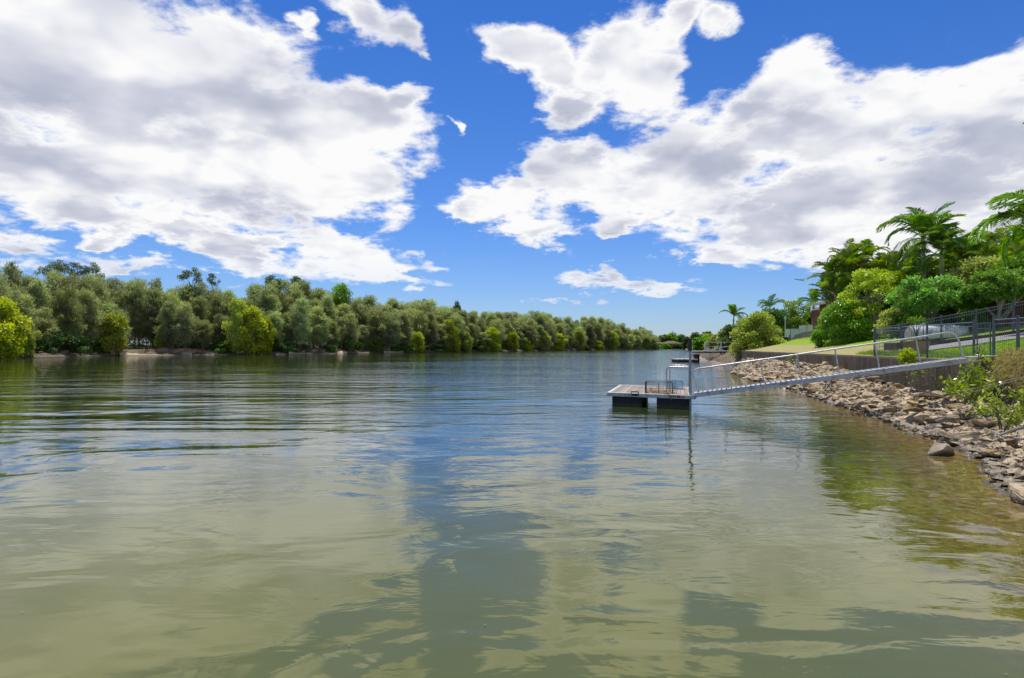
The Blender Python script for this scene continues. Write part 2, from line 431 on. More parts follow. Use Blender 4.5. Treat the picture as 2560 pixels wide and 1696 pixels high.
def loft(name, line, prof, mat, side, kind='structure', wob=0.0, label=None):
    """strip following a shoreline; prof = [(offset inland, height)]"""
    V = []; n = len(line)
    for i, (x, y) in enumerate(line):
        d = Vector((line[min(i+1, n-1)][0] - line[max(i-1, 0)][0], line[min(i+1, n-1)][1] - line[max(i-1, 0)][1], 0)).normalized()
        nv = Vector((-d.y, d.x, 0)) * side
        for k, (o, z) in enumerate(prof):
            o2 = o + (rnd.uniform(-1, 1) * wob if 0 < k < len(prof) - 2 else 0)
            V.append((x + nv.x * o2, y + nv.y * o2, z * (1 + (rnd.uniform(-.25, .25) if wob and z > 0 else 0))))
    me = np_mesh(name, V, grid_faces(len(prof), n), mat, True)
    return setp(link(name, me), label, None, None, kind)
def densify(line, step):
    o = []
    for (x0, y0), (x1, y1) in zip(line, line[1:]):
        k = max(1, int(math.hypot(x1 - x0, y1 - y0) / step))
        for i in range(k): o.append((lerp(x0, x1, i / k), lerp(y0, y1, i / k)))
    return o + [line[-1]]
lline = densify([(-160, 60)] + LSH, 2.2)
lline = [(x + math.sin(i * .9) * .35 + rnd.uniform(-.3, .3), y + rnd.uniform(-.4, .4)) for i, (x, y) in enumerate(lline)]
tip = lline[-1]
lline += [(tip[0] - 4, tip[1] + 12), (tip[0] - 20, tip[1] + 25), (tip[0] - 60, tip[1] + 35), (20, 440), (-300, 560)]
loft('left_bank', lline, [(-6, -1.6), (-.3, -.05), (.4, .14), (1.5, .5), (3.5, 1.0), (7, 1.25), (14, 1.5), (40, 1.9), (85, 2.0)], M['farbank'], 1, wob=.35, label='low brown earth bank under the trees across the river')
inl = [(x - 22, y + 32) for x, y in LSH[:-1]] + [(55, 405), (40, 440), (-700, 620), (-900, 100)]
im = bpy.data.meshes.new('left_bank_inland'); im.from_pydata([(x, y, 1.93) for x, y in inl], [], [tuple(range(len(inl)))]); im.materials.append(M['farbank'])
setp(link('left_bank_inland', im), 'flat ground inside the wood across the river', None, None, 'structure')
# far bank across the bend
fb = densify([(-500, 640), (40, 478), (100, 462), (160, 455), (420, 430), (1500, 300)], 12)
loft('far_bank', fb, [(-8, -1.5), (-.5, 0), (1, .5), (4, 1.1), (20, 1.8), (120, 3), (3000, 6)], mk_bank('far_grass', (.06, .10, .02), (.10, .13, .035), (.14, .11, .06), (.08, .06, .04), .2), 1, wob=.4, label='distant green bank at the bend of the river')
# right bank: river edge up to the retaining wall
ysr = axis([(-30, 5, 2.5), (5, 45, .3), (45, 70, 1), (70, 400, 6)])
V = []; ts = [-6, -3, -1.5, -.8, -.35, -.1, 0, .06, .13, .2, .3, .4, .5, .6, .7, .8, .9, 1.0]
for y in ysr:
    x0, x1 = rshoreX(y), wallX(y) + .05
    for t in ts:
        x = x0 + (t if t < 0 else t * (x1 - x0))
        z = bank_z(x, y)
        if .02 < t < .97: z += rnd.uniform(-.05, .05) + .05 * math.sin(x * 2.3 + y * 1.7)
        V.append((x, y, z))
setp(link('rocky_bank', np_mesh('rocky_bank', V, grid_faces(len(ts), len(ysr)), M['nearbank'], True)), 'bare brown mud bank between the water and the retaining wall', None, None, 'structure')
# lawn
def mk_lawn():
    m, nt, out = new_mat('lawn'); b = NB(nt); p = b.pos()
    sp = b.n('ShaderNodeSeparateXYZ'); nt.links.new(p, sp.inputs[0])
    n1 = b.noise(p, .5, 5, .6); n2 = b.noise(p, 4, 5, .7); n3 = b.noise(p, 40, 3, .7)
    g = b.mix(b.mapr(n2, .3, .7), (.17, .29, .012), (.33, .44, .02))
    dry = b.mix(b.mapr(n2, .3, .7), (.34, .30, .11), (.44, .39, .17))
    k = b.math('ADD', b.attr('dry'), b.math('MULTIPLY', b.math('SUBTRACT', n1, .5), .7))
    col = b.mix(b.mapr(k, .35, .7), g, dry)
    col = b.mix(b.math('MULTIPLY', b.mapr(n3, .35, .75), .5), col, (.04, .06, .01))
    b.pbr(out, col, .9, 0, .2, b.bump(b.math('ADD', n2, n3), .6, .03))
    return m
ysl = axis([(-30, 5, 3), (5, 60, .8), (60, 410, 8)])
offs = [0, .4, .8, 1.4, 2, 2.8, 3.6, 4.5, 5.5, 7, 9, 12, 16, 21, 30, 60, 120, 400, 2500]
V = []; dry = []
for y in ysl:
    for o in offs:
        x = wallX(y) + o + .02
        V.append((x, y, land_z(x, y) + (rnd.uniform(-.02, .02) if 1 < o < 20 else 0)))
        dry.append(max(0, min(1, (y - 26) / 3)) * max(0, 1 - max(0, o - 2.1) / 1.5) * max(0, min(1, (66 - y) / 10)))
me = np_mesh('lawn', V, grid_faces(len(offs), len(ysl)), mk_lawn(), True)
a = me.attributes.new('dry', 'FLOAT', 'POINT'); a.data.foreach_set('value', np.array(dry, dtype=np.float32))
setp(link('lawn', me), 'sloping riverside lawn, bright green with a dry tan patch', None, None, 'structure')
# ground sheet reaching the horizon, under everything
gm = mk_bank('plain', (.07, .09, .03), (.10, .11, .05), (.08, .08, .04), (.07, .06, .04), .05)
g = MB(); g.box(-6000, 6000, -2000, 7000, -4, -3); setp(g.build('ground', gm), 'river bed and country reaching the horizon', None, None, 'structure')
# ------------------------------------------------------------------ trees
def unit(n, g):
    v = g.normal(size=(n, 3)); return v / np.linalg.norm(v, axis=1, keepdims=True)
def leaves(g, C, Rr, n, L, Wd, mode='leaf', shell=.5, top=0.0):
    """C centres (k,3), Rr radii (k,3); returns verts, quads, tint"""
    C = np.asarray(C, float); Rr = np.asarray(Rr, float)
    w = (Rr[:, 0] * Rr[:, 1] * Rr[:, 2]) ** .62; w /= w.sum()
    i = g.choice(len(C), n, p=w)
    u = unit(n, g)
    if top > 0: u[:, 2] = np.where(g.random(n) < top, np.abs(u[:, 2]), u[:, 2])
    rr = g.random(n)[:, None] ** shell
    p = C[i] + u * rr * Rr[i]
    if mode == 'strand':
        d = u * .7 + unit(n, g) * .55 + np.array([0, 0, .45])
    elif mode == 'droop':
        d = u * .4 + unit(n, g) * .4 + np.array([0, 0, -.8])
    else:
        d = unit(n, g) * .9 + u * .6 + np.array([0, 0, -.12])
    d /= np.linalg.norm(d, axis=1, keepdims=True)
    nr = unit(n, g) * .8 + u * .6 + np.array([0, 0, .5])
    s = np.cross(d, nr); s /= np.linalg.norm(s, axis=1, keepdims=True) + 1e-6
    l = (L * g.uniform(.6, 1.35, n))[:, None]; wd = (Wd * g.uniform(.7, 1.3, n))[:, None]
    a = p; m_ = p + d * l * .5; t = p + d * l
    V = np.stack([a, m_ - s * wd * .5, t, m_ + s * wd * .5], 1).reshape(-1, 3)
    Fq = np.arange(4 * n).reshape(-1, 4)
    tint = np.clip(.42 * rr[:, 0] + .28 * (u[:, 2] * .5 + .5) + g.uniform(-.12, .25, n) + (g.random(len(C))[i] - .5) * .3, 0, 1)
    return V, Fq, np.repeat(tint, 4)
def she_oak(seed, H=14.0, Rm=2.9, n=8500, cone=.8):
    g = np.random.default_rng(seed); C = []; Rr = []
    tr = MB(); lean = (g.uniform(-.5, .5), g.uniform(-.5, .5))
    tp = [Vector((lean[0] * (t ** 1.5), lean[1] * (t ** 1.5), t * H * .93)) for t in np.linspace(0, 1, 7)]
    tr.tube(tp, [.17, .15, .125, .1, .07, .045, .015], 6)
    for k in range(92):
        h = g.uniform(.17, 1.0); env = max(.24, math.sqrt(max(0, 1 - ((h - .42) / .62) ** 2)) ** (.62 + .3 * (seed % 3))) * (.75 if h < .3 else 1) * g.uniform(.8, 1.15)
        a = g.uniform(0, 2 * math.pi); r = Rm * env * math.sqrt(g.uniform(.12, 1))
        c = (lean[0] * h + math.cos(a) * r, lean[1] * h + math.sin(a) * r, h * H * .96)
        C.append(c); s = g.uniform(.42, .85) * (1.1 - .25 * h); Rr.append((s * .9, s * .9, s * 1.35))
        if k % 2 == 0:
            b0 = Vector((lean[0] * h, lean[1] * h, max(.06, h - .13) * H * .93))
            tr.tube([b0, (b0 + Vector(c)) / 2 + Vector((0, 0, -.1)), Vector(c)], [.05, .035, .012], 4, False)
    for k in range(12):
        h = g.uniform(.25, .92); a = g.uniform(0, 6.28); r = Rm * .5 * g.uniform(.3, 1) * (1.2 - h); C.append((lean[0] * h + math.cos(a) * r, lean[1] * h + math.sin(a) * r, h * H * .96)); s = 1.5 * (1.15 - .45 * h); Rr.append((s, s, s * 1.5))
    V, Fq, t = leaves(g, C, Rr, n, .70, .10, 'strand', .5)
    return (V, Fq, t), tr
def puffy(seed, H, Rm, n, L=.30, Wd=.2, base=.1, ncl=40, stems=5, top=.45, rad=.16, hbias=1.0, mode='leaf', sr=.07):
    """many-stemmed round crown: mangroves, shrubs and low broadleaf trees"""
    g = np.random.default_rng(seed); C = []; Rr = []; tr = MB()
    for k in range(ncl):
        a = g.uniform(0, 2 * math.pi); t = g.uniform(0, 1) ** hbias
        h = base + (1 - base - rad * .7) * t
        env = math.sqrt(max(0.05, 1 - (max(0, t - .25) / .80) ** 2)) * (.72 + .28 * min(1, t / .3)) * g.uniform(.70, 1.15)
        r = Rm * (1 - rad) * env * math.sqrt(g.uniform(.25, 1))
        c = (math.cos(a) * r, math.sin(a) * r, h * H); C.append(c)
        s = g.uniform(.75, 1.3) * rad * (H + 2 * Rm) * .5; Rr.append((s, s, s * .82))
    for k in range(stems):
        c = Vector(C[k]); b0 = Vector((g.uniform(-.15, .15) * Rm * .5, g.uniform(-.15, .15) * Rm * .5, -.2))
        m_ = (b0 + c) / 2 + Vector((0, 0, .08 * H))
        tr.tube([b0, m_, c], [sr, sr * .75, sr * .35], 6, False)
        for j in range(3):
            c2 = Vector(C[(k * 5 + j * 3 + 7) % ncl]); tr.tube([m_, (m_ + c2) / 2 + Vector((0, 0, .1)), c2], [sr * .6, sr * .4, sr * .2], 4, False)
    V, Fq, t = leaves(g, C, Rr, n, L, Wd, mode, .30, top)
    return (V, Fq, t), tr
def gum(seed, H=18.0, n=3800, bare=.5, spread=2.6, ncl=26, rad=.95):
    g = np.random.default_rng(seed); C = []; Rr = []; tr = MB()
    top = Vector((g.uniform(-.6, .6), g.uniform(-.6, .6), H * .82))
    tr.tube([Vector((0, 0, -.3)), Vector((.15, .1, H * .35)), top * .75, top], [.26, .2, .13, .07], 7)
    for k in range(ncl):
        h = g.uniform(bare, .97); a = g.uniform(0, 6.28); r = spread * math.sqrt(g.uniform(.1, 1)) * (1 - abs(h - .78) * 1.3)
        c = Vector((top.x * h + math.cos(a) * r, top.y * h + math.sin(a) * r, h * H)); C.append(tuple(c))
        s = rad * g.uniform(.6, 1.15); Rr.append((s, s, s * .65))
        b0 = top * max(.35, h - .2)
        tr.tube([b0, (b0 + c) / 2 + Vector((0, 0, .25)), c], [.075, .05, .02], 5, False)
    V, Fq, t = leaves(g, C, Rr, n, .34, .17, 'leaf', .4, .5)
    return (V, Fq, t), tr
def proto(name, gen, lm, bm_, ):
    (V, Fq, t), tr = gen
    cm = np_mesh(name + '_crown', V, Fq, lm, False, t)
    tmp = tr.build('trunk', bm_, None, True)
    tm = tmp.data; bpy.data.objects.remove(tmp)
    return cm, tm
def plant(pr, name, label, cat, x, y, z, s=1.0, sz=None, rz=None, group=None, crown='crown'):
    o = thing(name, label, cat, (x, y, z), rnd.uniform(0, 6.28) if rz is None else rz, group)
    o.scale = (s, s, sz if sz else s)
    link(crown, pr[0], o); link('trunk', pr[1], o)
    return o
M['bark'] = surf('grey_bark', (.10, .085, .07), (.22, .20, .17), 6, .85, c3=(.05, .04, .035))
M['bark_pale'] = surf('pale_bark', (.28, .25, .21), (.42, .39, .34), 4, .8, c3=(.15, .13, .11))
M['oak_leaf'] = leaf_mat('she_oak_needles', (.10, .115, .065), (.29, .31, .175), (.51, .50, .32), .6, .48, hue_var=.20)
M['mangrove_leaf'] = leaf_mat('mangrove_leaves', (.09, .13, .02), (.30, .34, .045), (.56, .56, .10), .45, .42, hue_var=.10)
M['dark_leaf'] = leaf_mat('dark_green_leaves', (.02, .045, .010), (.07, .13, .025), (.15, .24, .045), .45, .3)
M['gum_leaf'] = leaf_mat('gum_leaves', (.04, .06, .025), (.13, .165, .07), (.24, .28, .11), .5, .25)
M['green_leaf'] = leaf_mat('fresh_green_leaves', (.03, .09, .006), (.13, .29, .015), (.32, .50, .045), .38, .35, .35)

OAK = [proto('she_oak%d' % i, she_oak(100 + i, 14, [2.9, 2.5, 3.3, 2.7, 3.0][i], 11000, [.8, .95, .7, .85, .75][i]), M['oak_leaf'], M['bark_pale']) for i in range(5)]
MAN = [proto('mangrove%d' % i, puffy(200 + i, 6, 3.0, 6500, .34, .20, .05, 46, 6, rad=.13), M['mangrove_leaf'], M['bark_pale']) for i in range(4)]
GUM = [proto('gum%d' % i, gum(300 + i, 18, 3600, [.5, .62, .55][i], [2.8, 1.8, 3.2][i]), M['gum_leaf'], M['bark']) for i in range(3)]
SHR = [proto('shrub%d' % i, puffy(400 + i, 3, 2.2, 3500, .26, .18, .02, 26, 4), M['dark_leaf'], M['bark']) for i in range(2)]
BGUM = proto('green_gum', puffy(450, 16, 4.2, 6500, .42, .26, .45, 34, 4, .5, .13, 1.0, sr=.16), M['green_leaf'], M['bark'])
THIN = proto('thin_tree', gum(470, 14, 500, .55, 1.7, 22, .5), M['gum_leaf'], M['bark_pale'])

SKYL = [(-200,640),(0,651),(40,666),(58,684),(75,684),(100,680),(245,678),(265,690),(288,719),(312,708),(345,695),(400,706),(425,728),(450,725),(515,716),(565,730),(600,748),(618,730),(650,712),(700,712),(765,712),(790,728),(815,725),(850,735),(890,741),(905,749),(930,745),(960,755),(990,752),(1020,763),(1060,750),(1100,763),(1165,778),(1230,781),(1290,785),(1360,783),(1400,794),(1430,796),(1437,806),(1450,795),(1500,796),(1550,806),(1580,829),(1600,818),(1625,829),(1645,845)]
def zone(px):
    for lim, nm in ((210, 'behind the leftmost bright mangrove'), (420, 'behind the narrow yellow green mangrove and the sand'), (690, 'behind the large spreading mangrove'),
                    (900, 'above the pale sand strip'), (1100, 'above the sand strip end'), (1300, 'behind the row of round mangroves'), (1480, 'on the low stretch before the bend'), (1800, 'at the tip of the wooded point')):
        if px < lim: return nm
ROWN = ['low grey green she-oak fronting the wood ', 'feathery mid height she-oak ', 'tall she-oak on the skyline ']
px0 = -70.0
for row, (d, lo, hi) in enumerate([(5, .45, .85), (12, .78, .99), (21, .93, 1.05)]):
    px = -70.0 + row * 23
    while px < 1640:
        Y = lshore(px) + d + rnd.uniform(-2, 2)
        if not (row == 0 and (300 < px < 400) and rnd.random() < .5):
            zt = CH + (HZ - interp(px, SKYL)) / F * Y
            z0 = interp(d, [(0, .2), (7, 1.2), (14, 1.4), (40, 1.8)])
            H = (zt - z0) * rnd.uniform(lo, hi) * 1.0
            k = rnd.randrange(5); w = rnd.uniform(.85, 1.22) * (H / 14) ** .4 * (1 + .38 * min(1, max(0, px - 500) / 600))
            plant(OAK[k], 'she_oak_tree', ROWN[row] + zone(px), 'tree', (px - 1280) / F * Y, Y, z0 - .2, w * 1.02, H / 13.6, group='she-oaks across the river ' + zone(px))
        px += rnd.uniform(3.2, 5.0) * F / Y
def lplace(pr, name, label, cat, px, ytop, dd, ws, natural_h, z0=.3, wpx=None, natural_w=None, group=None, rz=None):
    Y = lshore(px) + dd; zt = CH + (HZ - ytop) / F * Y; H = zt - z0
    s = (wpx / F * Y) / natural_w if wpx else H / natural_h * ws
    return plant(pr, name, label, cat, (px - 1280) / F * Y, Y, z0, s, H / natural_h, rz, group)
# bright mangroves at the far water's edge: px, top row, width px, label
for i, (px, yt, w, z, lab) in enumerate([
  (-10, 745, 150, 0, 'leftmost bright yellow green mangrove, cut by the left edge of the photo'),
  (62, 790, 60, 0, 'slim lime mangrove shoulder right of the leftmost bright mangrove'),
  (284, 782, 84, .2, 'narrow yellow green mangrove standing alone before the sand'),
  (596, 742, 74, .2, 'tallest left dome of the large spreading yellow green mangrove'),
  (630, 768, 88, .1, 'middle dome of the large spreading yellow green mangrove'),
  (664, 788, 50, .1, 'right hand dome of the large spreading yellow green mangrove'),
  (1042, 829, 50, 0, 'small bright mangrove left of the tallest round mangrove'),
  (1128, 798, 62, 0, 'tallest round mangrove of the middle row'),
  (1162, 830, 46, 0, 'low mangrove leaning on the right of the tallest round one'),
  (1228, 817, 56, 0, 'wide round mangrove in the middle of the row'),
  (1279, 829, 46, 0, 'round mangrove right of the wide one'),
  (1318, 843, 36, 0, 'smallest round mangrove ending the row'),
  (1358, 827, 46, 0, 'left half of the twin olive mangroves'),
  (1396, 832, 46, 0, 'right half of the twin olive mangroves'),
  (1446, 822, 40, 0, 'upright green mangrove past the twin olive ones'),
  (1496, 852, 34, 0, 'low grey green mangrove before the point'),
  (1534, 829, 30, 0, 'slender tall mangrove before the point'),
  (1573, 854, 22, 0, 'tiny round mangrove before the point'),
  (1618, 843, 30, 0, 'olive mangrove near the tip of the point'),
  (1640, 850, 24, 0, 'last mangrove on the tip of the point'),
  (408, 812, 40, 1.0, 'pale green young tree behind the sand'),
  ]):
    lplace(MAN[i % 4], 'mangrove_tree', lab, 'mangrove', px, yt, 1.5 if z < .5 else 7, 1, 6.1, z, w, 6.2, 'mangroves on the far shore')
for i, (px, yt, w, lab) in enumerate([
  (150, 826, 96, 'wide dark green shrub with glossy leaves on the left bank'), (196, 838, 70, 'dark shrub beside the brown earth bank'), (35, 850, 90, 'dark low shrub under the leftmost mangrove'),
  (110, 846, 60, 'small dark shrub at the foot of the left bank'), (720, 856, 60, 'dark shrub right of the large mangrove'), (760, 860, 28, 'small round green shrub left of the sand strip'),
  (874, 843, 30, 'upright dark green shrub above the sand strip'), (935, 852, 50, 'dark shrub where the sand strip ends'), (690, 850, 50, 'dark shrub in the shade of the large mangrove'),
  (1000, 858, 70, 'low dark shrub left of the small bright mangrove'), (1090, 862, 60, 'dark undergrowth shrub between two mangroves'), (1200, 860, 50, 'dark shrub before the wide round mangrove'),
  (500, 850, 90, 'grey green scrub behind the sand bank'), (560, 856, 70, 'dark scrub at the foot of the large mangrove'), (240, 856, 50, 'low shrub between earth bank and narrow mangrove'),
  (820, 862, 60, 'dark low shrub behind the sand strip'), (1460, 862, 40, 'dark shrub under the upright mangrove')]):
    lplace(SHR[i % 2], 'waterside_shrub', lab, 'shrub', px, yt, 3 if i not in (12,) else 8, 1, 3.05, .35, w, 4.6, 'dark shrubs on the far shore')
# emergent gums above the wood
for i, (pr, px, yt, dd, w, lab) in enumerate([
  (GUM[0], 118, 660, 30, 1.0, 'thin crowned gum at the left of the emergent group'), (GUM[2], 150, 646, 32, 1.0, 'tallest gum of the left emergent group'),
  (GUM[0], 190, 654, 33, .9, 'gum in the middle of the left emergent group'), (GUM[2], 226, 654, 31, 1.0, 'right hand gum of the left emergent group'),
  (GUM[2], 478, 666, 24, 1.05, 'dark gum with open rounded head above the wood'), (GUM[0], 534, 682, 24, .8, 'smaller gum right of the dark rounded gum'),
  (GUM[1], 675, 685, 26, 1.0, 'spindly gum with a tiny tuft at its tip'), (GUM[1], 700, 694, 27, 1.0, 'second spindly gum beside the one with a tuft'),
  (GUM[1], 742, 687, 25, 1.1, 'narrow pointed dark gum near the spindly pair'), (GUM[1], 763, 706, 25, .9, 'short gum right of the narrow pointed one'),
  (BGUM, 850, 704, 20, 1.0, 'bright green round headed tree rising from the wood'), (THIN, 925, 731, 20, .9, 'almost bare grey tree above the wood'),
  (GUM[0], 996, 756, 20, .9, 'olive crowned tree right of the bare grey tree'), (GUM[2], 1058, 746, 24, .9, 'dark ragged topped tree above the sand strip end'),
  (SHR[0], 1140, 762, 25, 0, 'dark dome shaped tree on the skyline'), (SHR[1], 470, 722, 22, 0, 'dark bushy tree left of the dark rounded gum')]):
    Y = lshore(px) + dd; zt = CH + (HZ - yt) / F * Y; z0 = 1.5
    if pr in SHR:
        o = plant(pr, 'dome_tree', lab, 'tree', (px - 1280) / F * Y, Y, z0, 46 / F * Y / 4.4, (zt - z0) / 3.05, group='trees standing above the wood')
    else:
        nh = {id(BGUM): 16.2, id(THIN): 14}.get(id(pr), 18.2)
        plant(pr, 'gum_tree', lab, 'tree', (px - 1280) / F * Y, Y, z0, w * (1.0 if pr is not BGUM else .95), (zt - z0) / nh, group='trees standing above the wood')
# undergrowth: low ragged scrub under the wood, nobody could count it
g = np.random.default_rng(5); C = []; Rr = []
px = -90.0
while px < 1650:
    for dd in (4.5, 9, 15, 24):
        Y = lshore(px) + dd + g.uniform(-1.5, 1.5)
        if dd < 5 and (300 < px < 480 or 725 < px < 865) : continue
        s = g.uniform(.8, 1.9) * (1 + dd * .03)
        C.append(((px - 1280) / F * Y, Y, .9 + s * .5)); Rr.append((s * 1.3, s, s))
    px += 2.0 * F / lshore(px)
V, Fq, t = leaves(g, C, Rr, 80000, .42, .2, 'leaf', .4, .3)
setp(link('undergrowth', np_mesh('undergrowth', V, Fq, M['dark_leaf'], False, t * .8)), 'dark tangled scrub along the foot of the wood', 'undergrowth', None, 'stuff')
# dead branches and roots along the water
g2 = MB()
for i in range(150):
    px = rnd.uniform(-40, 1250); Y = lshore(px) + rnd.uniform(.2, 3.0); x = (px - 1280) / F * Y
    p0 = Vector((x, Y, rnd.uniform(.1, .6))); a = rnd.uniform(0, 6.28); L = rnd.uniform(.6, 2.2)
    g2.tube([p0, p0 + Vector((math.cos(a) * L * .5, math.sin(a) * L * .3, rnd.uniform(.0, .4))), p0 + Vector((math.cos(a) * L, math.sin(a) * L * .5, rnd.uniform(-.1, .6)))], [.05, .035, .015], 4, False)
setp(g2.build('driftwood_litter', M['bark_pale']), 'bleached dead branches littering the far water line', 'driftwood', None, 'stuff')
# sand beaches
sandm = mk_bank('pale_sand', (.42, .33, .21), (.50, .41, .28), (.34, .26, .17), (.22, .16, .10), 1.0)
for nm, (a0, a1), wd, lab in (('sand_beach', (300, 480), 3.2, 'pale sand beach right of the narrow mangrove'), ('sand_beach', (722, 868), 2.6, 'long pale sand strip below the wood'), ('sand_beach', (960, 1010), 2.0, 'short sand strip before the small bright mangrove')):
    V = []; n = 30
    for i in range(n + 1):
        px = lerp(a0, a1, i / n); e = math.sin(math.pi * i / n) ** .5 + .02; Y = lshore(px)
        for k, (o, z) in enumerate(((-1.2 * e, -.06), (0, .10), (.45 * wd * e, .34), (wd * e, .62 + .1 * math.sin(i)), (wd * e + .6, .5))):
            V.append(((px - 1280) / F * (Y + o), Y + o, z + .06))
    setp(link(nm, np_mesh(nm, V, grid_faces(5, n + 1), sandm, True)), lab, None, None, 'structure')
# weathered earth ledge at the left
led = MB()
for (a0, a1, h) in ((90, 290, .75), (330, 520, 1.0), (740, 860, .8), (10, 100, .5)):
    pts = []
    for i in range(24):
        px = lerp(a0, a1, i / 23); Y = lshore(px) + 2.4 + .6 * math.sin(i * 1.3) + rnd.uniform(-.3, .3); x = (px - 1280) / F * Y
        e = math.sin(math.pi * i / 23) ** .4 + .01
        pts.append((x, Y, h * e * rnd.uniform(.8, 1.2)))
    for (x0, y0, z0), (x1, y1, z1) in zip(pts, pts[1:]):
        led.add([(x0, y0 - .9, .12), (x1, y1 - .9, .12), (x1, y1, z1 + .5), (x0, y0, z0 + .5), (x0, y0 + 3, z0 + .7), (x1, y1 + 3, z1 + .7)], [(0, 1, 2, 3), (3, 2, 5, 4)])
setp(led.build('earth_ledge', mk_bank('eroded_soil', (.20, .13, .075), (.30, .21, .12), (.11, .075, .045), (.10, .07, .04), 1.2), None, True), 'eroded brown earth ledge behind the far waterline', None, None, 'structure')
# ------------------------------------------------------------------ retaining wall
def mk_concrete():
    m, nt, out = new_mat('stained_shaded_concrete'); b = NB(nt); p = b.pos()
    n1 = b.noise(b.mapping(p, scale=(1, 1, .35)), 1.3, 6, .65); n2 = b.noise(b.mapping(p, scale=(3, 3, .5)), 2.5, 6, .7); n3 = b.noise(p, 22, 4, .7)
    col = b.ramp(n1, [(.3, (.06, .048, .032)), (.5, (.115, .092, .062)), (.7, (.19, .155, .11))])  # overall dark tone paints in the shade of the river face
    col = b.mix(b.mapr(n2, .5, .66), col, (.025, .019, .012))
    col = b.mix(b.math('MULTIPLY', n3, .4), col, (.04, .03, .02))
    sp = b.n('ShaderNodeSeparateXYZ'); nt.links.new(p, sp.inputs[0])
    col = b.mix(b.mapr(sp.outputs[2], 1.62, 1.72), col, (.24, .20, .14))
    jt_ = b.math('FRACT', b.math('DIVIDE', sp.outputs[1], 2.4))
    col = b.mix(b.math('LESS_THAN', jt_, .012), col, (.018, .014, .01))
    dr = b.noise(b.mapping(p, scale=(1, 5, .25)), 1.6, 4, .6)
    col = b.mix(b.math('MULTIPLY', b.mapr(dr, .55, .66), b.mapr(sp.outputs[2], .9, 1.7)), col, (.21, .18, .135))
    b.pbr(out, col, .9, 0, .3, b.bump(b.math('ADD', n1, n3), .5, .03))
    return m
M['wall'] = mk_concrete()
def wall_run(y0, y1, th, top, name, label):
    V = []; ys_ = [y0 + (y1 - y0) * i / 60 for i in range(61)]
    for y in ys_:
        x = wallX(y)
        V += [(x, y, -.6), (x - .0 + .012 * math.sin(y * 3), y, top), (x + th, y, top + .003), (x + th, y, -.6)]
    n = len(ys_)
    me = np_mesh(name, V, [(i*4+k, i*4+k+1, (i+1)*4+k+1, (i+1)*4+k) for i in range(n-1) for k in range(3)], M['wall'])
    return setp(link(name, me), label, 'wall')
wall_run(-12, 61, .3, 1.745, 'retaining_wall', 'long stained, shade-darkened concrete retaining wall holding up the lawn')

# ------------------------------------------------------------------ rocks
def mk_rock(name, c1, c2, c3, dark):
    m, nt, out = new_mat(name); b = NB(nt); p = b.obj()
    r = b.orand()
    v = b.vm('ADD', p, b.n('ShaderNodeObjectInfo').outputs['Location'])
    n1 = b.noise(v, 2.2, 7, .7); n2 = b.noise(v, 11, 5, .7); n3 = b.noise(v, 40, 3, .7)
    col = b.ramp(n1, [(.3, c1), (.5, c2), (.72, c3)])
    col = b.mix(b.mapr(n2, .52, .72), col, (c1[0]*.5, c1[1]*.5, c1[2]*.5))
    hs = b.n('ShaderNodeHueSaturation'); b.inp(hs.inputs['Value'], b.math('MULTIPLY_ADD', r, .75, .55)); b.inp(hs.inputs['Color'], col)
    b.inp(hs.inputs['Saturation'], b.math('MULTIPLY_ADD', b.math('FRACT', b.math('MULTIPLY', r, 5.3)), .5, .75))
    sp = b.n('ShaderNodeSeparateXYZ'); nt.links.new(b.pos(), sp.inputs[0])
    wet = b.mapr(b.math('ADD', sp.outputs[2], b.math('MULTIPLY', n2, .2)), .12, .24)
    col = b.mix(wet, dark, hs.outputs[0])
    h = b.math('ADD', b.math('MULTIPLY', n1, .6), b.math('ADD', b.math('MULTIPLY', n2, .25), b.math('MULTIPLY', n3, .06)))
    b.pbr(out, col, b.mixf(wet, .28, .88), 0, .4, b.bump(h, .8, .08))
    return m
M['rock'] = mk_rock('brown_rock', (.17, .12, .065), (.38, .28, .155), (.56, .455, .28), (.11, .083, .048))
def rock_mesh(seed, flat=.5, n=16, jag=.06):
    g = random.Random(seed); bm = bmesh.new()
    for i in range(n):
        v = Vector((g.gauss(0, 1), g.gauss(0, 1), g.gauss(0, 1))).normalized() * g.uniform(.75, 1.0)
        v.z = max(-.75, min(.75, v.z * 1.25))
        bm.verts.new((v.x * .5, v.y * .38 * g.uniform(.8, 1.15), v.z * .5 * flat))
    r = bmesh.ops.convex_hull(bm, input=bm.verts)
    bmesh.ops.delete(bm, geom=[v for v in bm.verts if not v.link_faces], context='VERTS')
    bmesh.ops.dissolve_limit(bm, angle_limit=R(14), verts=bm.verts, edges=bm.edges)
    bmesh.ops.bevel(bm, geom=bm.edges[:], offset=.022, segments=2, affect='EDGES')
    bmesh.ops.triangulate(bm, faces=bm.faces)
    bmesh.ops.subdivide_edges(bm, edges=[e for e in bm.edges if e.calc_length() > .12], cuts=1)
    for v in bm.verts: v.co += v.normal * g.uniform(-1, 1) * jag * .22
    me = bpy.data.meshes.new('rock'); bm.to_mesh(me); bm.free(); me.materials.append(M['rock'])
    return me
ROCKS = [rock_mesh(50 + i, [.3, .42, .55, .34, .7, .38, .26, .5, .46, .32][i], [12, 16, 14, 18, 13, 15, 12, 17, 14, 16][i]) for i in range(10)]
